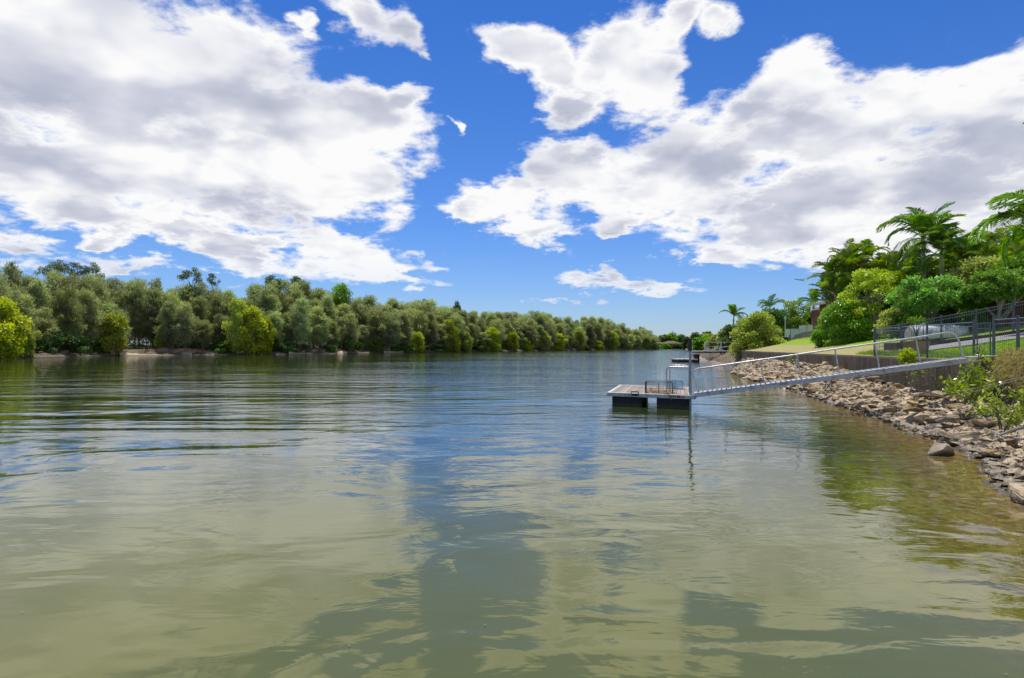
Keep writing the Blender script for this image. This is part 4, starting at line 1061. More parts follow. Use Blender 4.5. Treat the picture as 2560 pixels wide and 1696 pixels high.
def fpt(px, Y=None, off=.22):
    m_ = (px - 1280) / F; Y = (11.05 + off) / (m_ - .185) if Y is None else Y; return gz(m_ * Y, Y)
corner = fpt(2186); front = [corner] + [fpt(px) for px in (2253, 2318, 2435)]
fence('pool_fence', 'front length of grey loop topped wire fence left of the gate, along the wall', front)
fence('pool_fence', 'front length of grey loop topped fence right of the gate', [fpt(2484), fpt(2545), fpt(2640), fpt(2760)], hs=1.25)
# gate between the two
ga, gb = fpt(2440), fpt(2479)
gt = thing('garden_gate', 'narrow wire gate between the two thick fence posts above the gangway', 'gate', tuple(ga))
o = MB(); 
for p in (ga + (gb - ga) * .08, ga + (gb - ga) * .92): o.beam(p + Vector((0, 0, .08)), p + Vector((0, 0, 1.18)), .03, .03, (1, 0, 0))
for z in (.1, 1.0, 1.17): o.beam(ga + (gb - ga) * .08 + Vector((0, 0, z)), ga + (gb - ga) * .92 + Vector((0, 0, z)), .03, .03)
o.build('gate_frame', M['fence'], gt); o = MB()
for k in range(2, 10): p = ga + (gb - ga) * (k / 11); o.tube([p + Vector((0, 0, .1)), p + Vector((0, 0, 1.17))], .0055, 4, False)
o.build('gate_bars', M['fence_wire'], gt)
def bpt(px, Y): m_ = (px - 1280) / F; return gz(m_ * Y, Y)
back = [bpt(2187, 27.2), bpt(2256, 26.9), bpt(2353, 26.5), bpt(2440, 26.1), bpt(2534, 25.8), bpt(2640, 25.6)]
fence('side_fence', 'grey loop topped wire fence climbing the slope away from the river', back, hs=1.22)
fence('mesh_fence', 'faint thin wire fence across the neighbour lawn', [bpt(1976, 60), bpt(2045, 52), bpt(2115, 46), bpt(2180, 41)], hs=1.1, loop=False, gap=.22, post=.04, wirer=.006)
# ------------------------------------------------------------------ path, brick edge, low walls on the slope
def strip(name, pts_a, pts_b, lift, mat, label, kind='structure'):
    V = []
    for a_, e in zip(pts_a, pts_b):
        for k in range(5):
            p = a_.lerp(e, k / 4); V.append((p.x, p.y, max(LZ, land_z(p.x, p.y)) + lift))
    return setp(link(name, np_mesh(name, V, grid_faces(5, len(pts_a)), mat)), label, None, None, kind)
pxs = [2290, 2313, 2350, 2410, 2460, 2510, 2560, 2640]
lowy = [886, 880, 875, 868, 861, 854, 847, 838]; upy = [873, 869, 864, 856, 849, 842, 835, 826]
PA = [ray_land(x, y) for x, y in zip(pxs, lowy)]; PB = [ray_land(x, y) for x, y in zip(pxs, upy)]
M['paving'] = surf('grey_paving', (.26, .25, .24), (.38, .36, .35), 3, .9, 0, .2, .3, .01, local=False)
strip('path', PA, PB, .05, M['paving'], 'sloping grey paved path inside the fence')
def low_wall(name, pts, h, th, mat, label, cat='wall', base=.25):
    V = []; n = len(pts)
    for i, p in enumerate(pts):
        dn = (pts[min(i+1, n-1)] - pts[max(i-1, 0)]); dn.z = 0; dn.normalize(); sd = Vector((-dn.y, dn.x, 0)) * th / 2
        hh = h[i] if isinstance(h, (list, tuple)) else h
        zg = max(LZ, land_z(p.x, p.y))
        V += [p.xy.to_3d() + sd + Vector((0, 0, zg - base)), p.xy.to_3d() + sd + Vector((0, 0, zg + hh)), p.xy.to_3d() - sd + Vector((0, 0, zg + hh)), p.xy.to_3d() - sd + Vector((0, 0, zg - base))]
    o = MB(); o.add(V, [(i*4+k, i*4+(k+1) % 4, (i+1)*4+(k+1) % 4, (i+1)*4+k) for i in range(n-1) for k in range(4)] + [(0, 1, 2, 3), tuple(4*(n-1)+k for k in (3, 2, 1, 0))])
    return setp(o.build(name, mat), label, cat)
edge = [Vector(p) + Vector((.1, .15, 0)) for p in PB]
low_wall('garden_edging', [ray_land(2216, 876), ray_land(2245, 876)] + edge[1:], [.34, .34, .30, .2, .18, .16, .16, .16, .16], .2, M['brick_dark'], 'low dark brick edging beside the paved path', 'edging')
bw = [bpt(2384, 31.5), bpt(2440, 30.2), bpt(2500, 29.2), bpt(2560, 28.4), bpt(2680, 27.5)]
low_wall('brick_wall', bw, [1.0, 1.12, 1.2, 1.25, 1.3], .25, M['brick'], 'red brown brick wall on the slope behind the overturned boat')
cap = MB()
for a_, e, h0, h1_ in zip(bw, bw[1:], [1.0, 1.12, 1.2, 1.25], [1.12, 1.2, 1.25, 1.3]): cap.beam(Vector((a_.x, a_.y, max(LZ, land_z(a_.x, a_.y)) + h0 + .03)), Vector((e.x, e.y, max(LZ, land_z(e.x, e.y)) + h1_ + .03)), .32, .05)
co = cap.build('coping', M['brick_dark'], None); co.parent = [o_ for o_ in bpy.data.objects if o_.name == 'brick_wall'][0]
# tree fern planter
pl = ray_land(2291, 889); pl = Vector((pl.x, pl.y, pl.z))
pt_ = thing('planter_box', 'square tan planter with a bare stemmed plant behind the fence', 'planter', tuple(pl), .35)
o = MB(); s = .31
o.hexa([pl + Vector((-s*.9, -s*.9, 0)), pl + Vector((s*.9, -s*.9, 0)), pl + Vector((s*.9, s*.9, 0)), pl + Vector((-s*.9, s*.9, 0))], [pl + Vector((-s, -s, .5)), pl + Vector((s, -s, .5)), pl + Vector((s, s, .5)), pl + Vector((-s, s, .5))])
M['tan'] = surf('tan_planter', (.36, .20, .07), (.46, .28, .11), 5, .8); o.build('box', M['tan'], pt_)
o = MB(); o.box(pl.x - s*1.06, pl.x + s*1.06, pl.y - s*1.06, pl.y + s*1.06, pl.z + .5, pl.z + .56); o.build('rim', M['tan'], pt_)
o = MB()
for k in range(5):
    a_ = k * 1.3; o.tube([pl + Vector((0, 0, .5)), pl + Vector((.06 * math.cos(a_), .06 * math.sin(a_), .95)), pl + Vector((.22 * math.cos(a_), .22 * math.sin(a_), 1.35))], [.02, .016, .01], 5)
o.build('stem', M['bark'], pt_)
gg = np.random.default_rng(8); V, Fq, t = leaves(gg, [(pl.x - pl.x + .2 * math.cos(a_), .2 * math.sin(a_), 1.42) for a_ in range(6)], [(.13, .13, .09)] * 6, 130, .13, .05)
link('leaves', np_mesh('planter_leaves', V, Fq, M['green_leaf'], False, t), pt_)
# overturned boat: hull upside down on the ground
hb = ray_land(2345, 850); bt_ = thing('upturned_boat', 'white aluminium dinghy lying upside down behind the fence', 'boat', tuple(hb), R(-14))
M['hull'] = surf('white_hull', (.62, .65, .68), (.82, .84, .86), 4, .4, .1, .5, .1, .005, c3=(.36, .38, .40))
Lb = 2.5; V = []; ns, nk = 15, 11
for i in range(ns):
    u = i / (ns - 1); w = .62 * (math.sin(math.pi * min(1.0, .36 + u * .64)) ** .55 if u < .999 else .05); w = max(w, .05)
    hgt = .60 + .02 * math.sin(u * 3); rock_ = .10 * (u ** 2)
    for k in range(nk):
        a_ = math.pi * k / (nk - 1); cy, cz = math.cos(a_), math.sin(a_)
        V.append(((u - .5) * Lb, -cy * w * (1 if abs(cy) > .5 else 1), (abs(cz) ** .55) * (hgt * (1 - .25 * u ** 3)) + rock_ + (.05 if k in (nk // 2,) else 0) + .06 * math.sin(math.pi * u)))
Fh = grid_faces(nk, ns).tolist()
me = bpy.data.meshes.new('hull'); me.from_pydata(V, [], [tuple(f) for f in Fh] + [tuple(range(nk))]); me.materials.append(M['hull']); me.update()
me.polygons.foreach_set('use_smooth', [True] * len(me.polygons)); hu = link('hull', me, bt_); hu.modifiers.new('s', 'SOLIDIFY').thickness = .02
o = MB()
for sy in (-1, 1):
    pts_ = []
    for i in range(ns):
        u = i / (ns - 1); w = .62 * math.sin(math.pi * min(1.0, .36 + u * .64)) ** .55 if u < .999 else .05
        pts_.append(Vector(hb) + Matrix.Rotation(0, 3, 'Z') @ Vector(((u - .5) * Lb, sy * max(w, .05) * 1.02, .03 + .10 * u * u + .06 * math.sin(math.pi * u))))
    o.tube(pts_, .03, 6)
o.build('gunwale', M['hull'], bt_, True)
o = MB()
for k in range(3): o.beam(Vector(hb) + Vector((-Lb/2 - .012, -.42, .12 + k * .15)), Vector(hb) + Vector((-Lb/2 - .012, .42, .12 + k * .15)), .02, .05)
o.build('transom_rib', M['alu'], bt_)
lp = thing('garden_lamp', 'small white garden lamp poking above the fence left of the boat', 'lamp', tuple(ray_land(2308, 868)))
q0 = lp.location.copy(); o = MB(); o.tube([q0, q0 + Vector((0, 0, .98))], .018, 6); o.build('stem', M['fence'], lp); o = MB(); o.tube([q0 + Vector((0, 0, .98)), q0 + Vector((0, 0, 1.05)), q0 + Vector((0, 0, 1.08))], [.10, .08, .01], 10); o.build('lamp_head', M['white_trim'], lp, True)

# ------------------------------------------------------------------ houses and screens
def house(name, label, x0, x1, y0, y1, z0, z1, roof_h, wallm, roofm, wins, over=.6, gutter=True):
    h = thing(name, label, 'house', ((x0 + x1) / 2, (y0 + y1) / 2, z0))
    o = MB(); o.box(x0, x1, y0, y1, z0 - 1, z1); o.build('wall', wallm, h)
    o = MB(); a_, e = x0 - over, x1 + over; c, d_ = y0 - over, y1 + over; ym = (c + d_) / 2; ins = (d_ - c) / 2
    B = [(a_, c, z1), (e, c, z1), (e, d_, z1), (a_, d_, z1)]; T = [(a_ + ins, ym, z1 + roof_h), (e - ins, ym, z1 + roof_h)]
    o.add(B + T, [(0, 1, 5, 4), (2, 3, 4, 5), (1, 2, 5), (3, 0, 4), (3, 2, 1, 0)]); o.build('roof', roofm, h)
    o = MB()
    if gutter: o.beam((a_, c, z1 - .06), (e, c, z1 - .06), .10, .14); o.beam((a_, c + .06, z1 - .06), (a_, d_, z1 - .06), .10, .14); o.build('gutter', M['white_trim'], h)
    for (wx0, wx1, wz0, wz1) in wins:
        o = MB(); o.box(wx0, wx1, y0 - .04, y0 - .005, wz0, wz1); w = o.build('window', M['white_trim'], h)
        o = MB(); o.box(wx0 + .08, wx1 - .08, y0 - .055, y0 - .043, wz0 + .08, wz1 - .08); gl_ = o.build('pane', M['glass'], w)
    return h
m_, nt_, out_ = new_mat('dark_window_glass'); NB(nt_).pbr(out_, (.03, .04, .05), .08, 0, .8); M['glass'] = m_
M['roof_tile'] = surf('brown_roof_tiles', (.13, .075, .055), (.20, .12, .085), 2, .85, c3=(.08, .06, .05), local=False, stretch=(1, 1, 6))
M['roof_grey'] = surf('pale_roof_sheet', (.34, .36, .38), (.46, .48, .50), 1, .6, local=False)
house('brick_house', 'red brick house half hidden behind the palms and frangipanis', 26.2, 44, 43, 52, 3.4, 5.75, 1.6, M['brick'], M['roof_tile'], [(28.2, 30.0, 4.2, 5.3), (36, 38, 4.2, 5.4)])
house('brick_house', 'neighbouring brick house end behind the round green shrub', 37.55, 52, 75, 76.6, 3.4, 6.6, .5, M['brick'], M['roof_tile'], [(39.5, 41, 4.6, 5.8)], .12, False)
house('distant_house', 'distant low house with pale grey roof across the bend', 103.5, 113, 462, 472, 1.4, 4.2, 2.0, M['brick_dark'], M['roof_grey'], [(105, 107, 2.2, 3.6), (109, 111, 2.2, 3.6)], 1.2)
house('distant_house', 'distant long brown roofed house by the far grass', 114.5, 127, 460, 468, 1.4, 4.0, 1.9, M['brick'], M['roof_tile'], [(117, 120, 2.2, 3.6)], 1.2)
house('distant_house', 'distant brown roofed house nearest the wooded point', 94, 102, 466, 474, 1.4, 3.8, 1.5, M['brick'], M['roof_tile'], [(97, 99, 2.2, 3.4)], 1.0)
M['white_panel'] = surf('white_panel_fence', (.56, .60, .64), (.68, .71, .74), 1.5, .7, local=False)
wf = thing('white_fence', 'stepped white panel fence left of the neighbouring brick house', 'fence', (32, 70, 3))
for (a_, e, t_) in ((31.35, 33.0, 4.12), (33.0, 34.5, 4.50)):
    o = MB(); o.box(a_, e, 70, 70.1, 2.6, t_); o.build('panel', M['white_panel'], wf); o = MB(); o.box(a_ - .04, a_ + .04, 69.93, 70.0, 2.6, t_ + .03); o.build('post', M['white_panel'], wf)
M['stone'] = surf('grey_garden_stone', (.19, .17, .14), (.30, .27, .23), 2.5, .9, c3=(.12, .10, .08), local=False)
low_wall('stone_garden_wall', [bpt(1982, 62), bpt(2010, 60), bpt(2045, 57)], [.45, .5, .55], .4, M['stone'], 'low grey stone garden wall below the white fence')
low_wall('stone_garden_wall', [bpt(1990, 66), bpt(2030, 63)], [.75, .8], .4, M['stone'], 'upper grey garden wall directly under the white fence')
tb = Vector(bpt(2017, 66)); tb.z += .1; tt = thing('garden_table', 'small white garden table beside the neighbour house', 'table', tuple(tb))
o = MB(); o.tube([tb + Vector((0, 0, 1.42)), tb + Vector((0, 0, 1.5))], .55, 12); o.build('table_top', M['white_trim'], tt); o = MB(); o.tube([tb, tb + Vector((0, 0, 1.42))], [.25, .07], 8); o.build('pedestal', M['white_trim'], tt)
sc_ = thing('shade_screen', 'black shade cloth screen beside the bright mangrove', 'screen', (26.6, 60, 1.7))
a_, e = P(1944, 876, 60), P(1972, 876, 58.5)
o = MB(); o.hexa([Vector((a_.x, a_.y, 1.5)), Vector((e.x, e.y, 1.5)), Vector((e.x, e.y + .05, 1.5)), Vector((a_.x, a_.y + .05, 1.5))], [Vector((a_.x, a_.y, 3.05)), Vector((e.x, e.y, 3.02)), Vector((e.x, e.y + .05, 3.02)), Vector((a_.x, a_.y + .05, 3.05))]); o.build('cloth', M['black'], sc_)
o = MB(); o.tube([(e.x + .05, e.y - .1, 1.4), (e.x + .05, e.y - .1, 3.25)], .06, 8); o.build('post', M['fence'], sc_, True)
# white street pole behind
o = MB(); p0 = P(1963, 850, 72); o.tube([p0, P(1963, 799, 72)], .06, 6); p1 = P(1963, 799, 72); o.tube([p1, p1 + Vector((.0, 0, .35))], .14, 6); setp(o.build('lamp_post', M['white_trim'], None, True), 'thin white lamp post behind the bright mangrove', 'lamp post')
# ------------------------------------------------------------------ palms
M['palm_leaf'] = leaf_mat('palm_leaves', (.02, .055, .008), (.095, .21, .018), (.32, .45, .05), .35, .38, .45)
M['cane_leaf'] = leaf_mat('cane_palm_leaves', (.045, .09, .01), (.16, .27, .02), (.44, .44, .05), .4, .4, .35, .2)
M['palm_trunk'] = surf('ringed_palm_trunk', (.22, .20, .15), (.36, .33, .26), 4, .8, stretch=(1, 1, 6))
M['crownshaft'] = surf('green_crownshaft', (.22, .30, .05), (.34, .42, .09), 4, .5)
def frond_mesh(seed, L=2.6, droop=1.5, lf=.62, n=36, w=.075, mat=None, twist=.0, e0=1.1, hang=.5):
    g = random.Random(seed); V = []; Fq = []; T = []
    pts = []; p = Vector((0, 0, 0)); a_ = e0; N = 16
    for i in range(N + 1):
        t = i / N; pts.append(p.copy()); a_ = e0 - droop * t ** 1.2; p = p + Vector((math.cos(a_), twist * t * .6, math.sin(a_))) * (L / N)
    def at(t):
        f_ = t * N; i = min(int(f_), N - 1); q0 = pts[i].lerp(pts[i + 1], f_ - i); return q0, (pts[i + 1] - pts[i]).normalized()
    def quad(a_, b_, c, d_, tt):
        k = len(V); V.extend([a_, b_, c, d_]); Fq.append((k, k+1, k+2, k+3)); T.extend([tt] * 4)
    for i in range(N):        # rachis ribbon
        r_ = .028 * (1 - i / N) + .006; sd = Vector((0, r_, 0)); quad(pts[i] - sd, pts[i + 1] - sd, pts[i + 1] + sd, pts[i] + sd, .75); u = Vector((0, 0, r_)); quad(pts[i] - u, pts[i + 1] - u, pts[i + 1] + u, pts[i] + u, .6)
    for s in (-1, 1):
        for k in range(n):
            t = .16 + .84 * (k + g.random() * .5) / n; q0, dn = at(min(t, .995)); l = lf * (math.sin(math.pi * min(1, (t - .10) * 1.0 + .12)) ** .6) * g.uniform(.85, 1.1)
            sd = Vector((0, s, 0)); upv = dn.cross(sd) * s
            if upv.z < 0: upv = -upv
            d0 = (sd * .75 + dn * .65 + upv * .25 * g.uniform(.3, 1.2)).normalized(); d1 = (d0 + Vector((0, 0, -hang * g.uniform(.6, 1.5)))).normalized()
            m_ = q0 + d0 * l * .5; e = m_ + d1 * l * .5; wv = dn * w * .5 + upv * w * .25; tt = g.uniform(.25, .95) * (.6 + .4 * t)
            quad(q0 - wv * .6, q0 + wv * .6, m_ + wv, m_ - wv, tt); quad(m_ - wv, m_ + wv, e + wv * .08, e - wv * .08, tt)
    return np_mesh('frond', [tuple(v) for v in V], Fq, mat, False, T)
FR = [frond_mesh(1, 2.7, 1.5, .88, mat=M['palm_leaf'], e0=1.15), frond_mesh(2, 2.9, 2.3, .88, mat=M['palm_leaf'], e0=1.0, hang=.8), frond_mesh(3, 2.4, 1.2, .82, mat=M['palm_leaf'], e0=1.35, hang=.3), frond_mesh(4, 2.7, 2.8, .82, mat=M['palm_leaf'], e0=.8, hang=.9, twist=.4)]
CF = [frond_mesh(11, 2.2, 1.7, .62, 26, .075, M['cane_leaf'], e0=1.3), frond_mesh(12, 2.4, 2.4, .66, 26, .075, M['cane_leaf'], e0=1.15, hang=.8), frond_mesh(13, 1.9, 1.3, .58, 24, .075, M['cane_leaf'], e0=1.45, hang=.4)]
M['dead_frond'] = leaf_mat('dead_fronds', (.10, .06, .02), (.30, .18, .06), (.50, .34, .14), .7, .3, .2, .2)
DF = frond_mesh(21, 2.0, 2.9, .5, 22, .06, M['dead_frond'], e0=.5, hang=1.2)
CF.append(DF)
def palm(label, base, top, fronds, scale=1.0, tr=.12, shaft=True, group=None, meshes=FR, name='palm_tree', shaftl=.8):
    base = Vector(base); top = Vector(top); o = thing(name, label, 'palm', tuple(base), 0, group)
    mb = MB(); mid = base.lerp(top, .5) + Vector((.06, 0, 0)); mb.tube([base - Vector((0, 0, .3)), base.lerp(mid, .5), mid, mid.lerp(top, .6), top], [tr * 1.25, tr * 1.05, tr, tr * .92, tr * .85], 10); mb.build('trunk', M['palm_trunk'], o, True)
    if shaft: mb = MB(); mb.tube([top - Vector((0, 0, .05)), top + Vector((0, 0, shaftl * .4)), top + Vector((0, 0, shaftl))], [tr * 1.0, tr * 1.15, tr * .55], 10); mb.build('crownshaft', M['crownshaft'], o, True)
    tp = top + Vector((0, 0, shaftl * .9 if shaft else 0)) - base
    for (az_, tilt, k, s) in fronds:
        f_ = link('frond', meshes[k % len(meshes)], o); f_.location = tp; f_.rotation_euler = (0, R(tilt), R(az_)); f_.scale = (s * scale,) * 3
    return o
def ring(n, seed, lo=-25, hi=45, bias=None):
    g = random.Random(seed); L = []
    for i in range(n):
        a_ = 360 * i / n + g.uniform(-18, 18)
        if bias is not None and abs(((a_ - bias) + 180) % 360 - 180) > 90 and g.random() < .45: a_ = bias + g.uniform(-80, 80)
        L.append((a_, g.uniform(lo, hi), g.randrange(4), g.uniform(.8, 1.12)))
    return L
def PB_(px, Y):  # ground on a photo column at distance Y
    m_ = (px - 1280) / F; return Vector((m_ * Y, Y, max(LZ, land_z(m_ * Y, Y))))
palm('tallest windblown palm with upswept fronds in the garden', PB_(2312, 38), P(2308, 628, 38), ring(15, 3, -40, 35, 185), 1.12)
palm('shorter palm with stiff dark fronds right of the windblown one', PB_(2362, 36), P(2354, 672, 36), ring(13, 5, -45, 30), .95)
palm('large palm leaning in from the right edge, blue gaps between fronds', PB_(2640, 25), P(2640, 620, 25), [(175, -45, 0, 1.1), (185, -15, 1, 1.2), (170, 12, 1, 1.25), (195, 30, 0, 1.2), (160, -25, 2, 1.15), (180, -65, 2, 1.1), (205, 5, 1, 1.1), (150, 25, 3, 1.0), (120, 0, 0, 1), (90, -20, 1, 1), (60, 0, 0, 1), (20, -10, 1, 1), (330, 0, 0, 1), (240, -10, 1, 1), (215, -40, 2, 1.1), (188, 40, 3, 1.1)], 1.05, .15)
palm('small lone palm against the sky above the neighbour house', PB_(2034, 84), P(2034, 775, 84), ring(11, 9, -40, 30, 180), .95, .14)
palm('small palm tip just above the trees behind the mangrove', PB_(1925, 95), P(1925, 783, 95), ring(9, 12, -40, 20), 1.1, .14)
palm('far palm tip above the dark trees by the jetty', PB_(1832, 110), P(1834, 805, 110), ring(9, 14, -50, 20), 1.2, .14)
def cane(label, cx, Y, ytop, n, spread, seed, lean=0, group='cane palm clumps in the garden', low=.35):
    g = random.Random(seed); base = PB_(cx, Y); o = thing('cane_palm', label, 'palm', tuple(base), 0, group)
    H = CH + (HZ - ytop) / F * Y - base.z
    for i in range(n):
        a_ = g.uniform(0, 6.28); r_ = spread * math.sqrt(g.random()); h = H * g.uniform(low, .80); x, y = math.cos(a_) * r_, math.sin(a_) * r_ * .7
        mb = MB(); b0 = base + Vector((x * .5, y * .5, -.2)); t0 = base + Vector((x + lean * h * .1, y, h)); mb.tube([b0, b0.lerp(t0, .5), t0], [.05, .045, .035], 6); mb.build('stem', M['palm_trunk'], o, True)
        for k in range(8):
            f_ = link('frond', CF[g.choice((0, 0, 1, 1, 1, 2, 2, 2, 3))], o); f_.location = t0 - base; f_.rotation_euler = (0, R(g.uniform(-45, 30)), g.uniform(0, 6.28)); f_.scale = (g.uniform(.8, 1.1),) * 3
    return o
cane('cane palm clump at the left end of the garden, drooping fronds on the sky', 2098, 44, 628, 10, 1.3, 1)
cane('cane palm clump right behind the bare branched frangipani', 2160, 45, 612, 11, 1.4, 2)
cane('cane palm clump under the windblown palm', 2225, 43, 622, 11, 1.5, 3)
cane('cane palm clump between the two tall palms and house', 2285, 41, 660, 8, 1.2, 4)
cane('orange tinted cane palms behind the right frangipani', 2440, 38, 600, 10, 1.5, 5)
cane('cane palm clump near the right edge', 2510, 36, 615, 8, 1.3, 6)

cane('cane palm mass filling the gap right of the stiff fronded palm', 2400, 39, 628, 10, 1.5, 7)
cane('tall cane palms at the back under the leaning palm', 2475, 40, 592, 10, 1.6, 8)
cane('cane palms at the far right behind the leaning palm', 2560, 37, 585, 10, 1.7, 9)
cane('low cane palms behind the stiff fronded palm', 2345, 42, 668, 9, 1.5, 10, low=.2)
def bush(label, px, yt, yb, wpx, Y, mat, n=5000, L=.16, Wd=.09, base=.02, seed=1, cat='bush', name='garden_bush', ncl=34, stems=4, mode='leaf', top=.4, zb=None, group=None, rad=.17, tm=None, sr=.045):
    H0 = (yb - yt) / F * Y; W0 = wpx / F * Y; b0 = P(px, yb, Y)
    if zb is not None: b0.z = zb
    (V, Fq, t), tr = puffy(seed, H0, W0 / 2, n, L, Wd, base, ncl, stems, top, rad, 1.0, mode, sr)
    o = thing(name, label, cat, tuple(b0), 0, group)
    link('crown', np_mesh('crown', V, Fq, mat, False, t), o)
    tmp = tr.build('trunk', tm or M['bark'], None, True); tmp.parent = o
    return o
M['bright_leaf'] = leaf_mat('bright_mangrove_leaves', (.12, .18, .02), (.38, .46, .045), (.66, .70, .13), .4, .42, .4)  # bright yellow green is the leaves' own colour
# big bright mangrove beyond the gangway and its neighbours
bush('large glossy yellow green mangrove beyond the gangway rail', 1897, 779, 905, 130, 59, M['bright_leaf'], 16000, .22, .12, .0, 21, 'mangrove', 'mangrove_tree', 60, 7, zb=.5, rad=.14, tm=M['bark_pale'], sr=.08)
bush('olive mangrove lower left of the large glossy one', 1868, 830, 900, 44, 62, M['bright_leaf'], 5000, .22, .12, .0, 22, 'mangrove', 'mangrove_tree', zb=.5)
bush('yellow green mangrove behind the far jetty rails', 1790, 826, 876, 62, 112, M['mangrove_leaf'], 5000, .34, .2, .0, 23, 'mangrove', 'mangrove_tree', zb=.5)
for i, (px, yt, yb, w, Y, mk, lab) in enumerate([
  (1835, 812, 880, 70, 92, 'dark_leaf', 'dark tree between the two bright right bank mangroves'), (1812, 822, 880, 40, 104, 'oak_leaf', 'grey green tree left of the dark one by the jetty'),
  (1752, 846, 878, 52, 170, 'green_leaf', 'green tree low beside the jetty end post'), (1770, 838, 876, 40, 190, 'mangrove_leaf', 'yellowish tree beyond the jetty end post'),
  (1735, 852, 876, 30, 260, 'dark_leaf', 'dark distant tree at the right of the river bend'), (1738, 833, 876, 26, 330, 'gum_leaf', 'tall open crowned distant gum at the bend'),
  (1766, 832, 872, 36, 240, 'dark_leaf', 'dark domed tree above the yellowish tree'), (1720, 846, 873, 26, 380, 'gum_leaf', 'distant olive tree left of the open crowned gum'),
  (1870, 792, 870, 60, 84, 'dark_leaf', 'dark conifer like tree behind the large mangrove'), (1945, 764, 850, 66, 88, 'dark_leaf', 'dark round tree behind the white lamp post'),
  (1985, 752, 838, 70, 90, 'cane_leaf', 'tall dark tree behind the white fence'), (2020, 764, 835, 50, 92, 'dark_leaf', 'dark tree next to the neighbour house'),
  (1905, 772, 850, 56, 94, 'green_leaf', 'green tree behind the top of the large mangrove')]):
    s = Y / 60
    bush(lab, px, yt, yb, w, Y, M[mk], 4500, .2 * s, .12 * s, .0, 60 + i, 'tree', 'bank_tree', 30, 4, group='trees further along the right bank')
for i, (px, yt, w, lab) in enumerate([(1655, 838, 44, 'distant tree rising behind the wooded point'), (1680, 832, 40, 'rounded distant tree above the pale roof'), (1702, 838, 40, 'distant tree right of the rounded one'), (1722, 844, 34, 'distant tree above the brown roof'), (1690, 862, 34, 'bushes before the distant houses'), (1664, 862, 22, 'dark bush at the left of the distant houses'), (1742, 850, 30, 'far tree at the right end of the houses')]):
    Y = 480 if yt < 855 else 452
    bush(lab, px, yt, 872, w, Y, M['green_leaf' if i % 2 else 'dark_leaf'], 2500, 1.3, .8, .0, 90 + i, 'tree', 'distant_tree', 24, 3, group='distant trees across the bend')
g = np.random.default_rng(15); C = [(x, 486 + g.uniform(-4, 8), 3.2 + g.uniform(-.6, 1.5)) for x in np.arange(60, 200, 3.0)]
V, Fq, t = leaves(g, C, [(3.2, 3, 3.4)] * len(C), 9000, 1.4, .9)
setp(link('far_treeline', np_mesh('far_treeline', V, Fq, M['dark_leaf'], False, t)), 'hazy green tree line closing the river bend', 'trees', None, 'stuff')

# garden shrubs
bush('round glossy bright green shrub on the neighbour lawn', 2112, 749, 868, 134, 40, M['green_leaf'], 13000, .17, .07, .03, 31, 'shrub', 'round_shrub', 54, 5, 'droop', .5, rad=.15)
bush('small loose shrub at the left foot of the round one', 2050, 826, 872, 50, 41, M['green_leaf'], 2200, .15, .07, .05, 32, 'shrub', 'garden_bush', 16, 4)
bush('leafy tree with bare grey branches left of the pink frangipani', 2190, 668, 815, 165, 39, M['bright_leaf'], 6200, .17, .08, .20, 33, 'tree', 'frangipani_tree', 30, 9, rad=.11, tm=M['bark_pale'], sr=.07)
PF = bush('spreading frangipani with pink flowers above the fence', 2318, 698, 812, 205, 31, M['green_leaf'], 8500, .20, .075, .38, 34, 'tree', 'frangipani_tree', 44, 9, rad=.11, tm=M['bark_pale'], sr=.06)
bush('frangipani spreading in from the right above the brick wall', 2500, 678, 790, 190, 28.5, M['green_leaf'], 8500, .20, .075, .42, 35, 'tree', 'frangipani_tree', 44, 8, rad=.11, tm=M['bark_pale'], sr=.06)
bush('tall yellow green leafy tree behind the right frangipani', 2455, 640, 790, 170, 34, M['mangrove_leaf'], 9000, .2, .1, .15, 36, 'tree', 'broadleaf_tree', 50, 6)
bush('green leafy mass filling the right edge under the palm', 2545, 640, 790, 130, 32, M['green_leaf'], 8000, .2, .1, .1, 37, 'tree', 'broadleaf_tree', 44, 6)
bush('dark leafy tree behind the pink frangipani', 2395, 690, 800, 90, 36, M['dark_leaf'], 5000, .2, .1, .1, 38, 'tree', 'broadleaf_tree', 30, 5)
bush('dark tree in the shade behind the frangipanis', 2205, 690, 850, 110, 42.2, M['dark_leaf'], 7000, .24, .12, .02, 39, 'tree', 'broadleaf_tree', 40, 5)
bush('second dark tree in the shade under the cane palms', 2130, 690, 850, 80, 46, M['dark_leaf'], 5000, .24, .12, .02, 40, 'tree', 'broadleaf_tree', 30, 5)
bush('yellow tipped bush left of the dome shaped one', 2228, 772, 838, 72, 31.5, M['mangrove_leaf'], 3600, .13, .05, .0, 41, 'bush', 'garden_bush', 24, 3)
bush('fountain like bright green dome bush behind the boat', 2292, 778, 826, 66, 30.5, M['green_leaf'], 3600, .28, .035, .0, 42, 'bush', 'dome_bush', 18, 2, 'droop')
bush('dark green bush between boat and frangipani trunk', 2262, 792, 842, 60, 31, M['dark_leaf'], 3000, .15, .07, .0, 43, 'bush', 'garden_bush', 20, 3)
bush('dark strappy bush behind the upturned boat', 2372, 758, 835, 90, 31.5, M['dark_leaf'], 3600, .42, .05, .0, 44, 'bush', 'strappy_bush', 22, 2)
bush('hanging feathery bush left of the brick house wall', 2432, 742, 805, 66, 29.6, M['palm_leaf'], 3600, .4, .03, .0, 45, 'bush', 'feathery_bush', 18, 2, 'droop')
bush('young leafy bush growing on top of the wall edge', 2268, 868, 912, 46, 22.6, M['mangrove_leaf'], 900, .11, .05, .0, 46, 'bush', 'wall_bush', 16, 4)
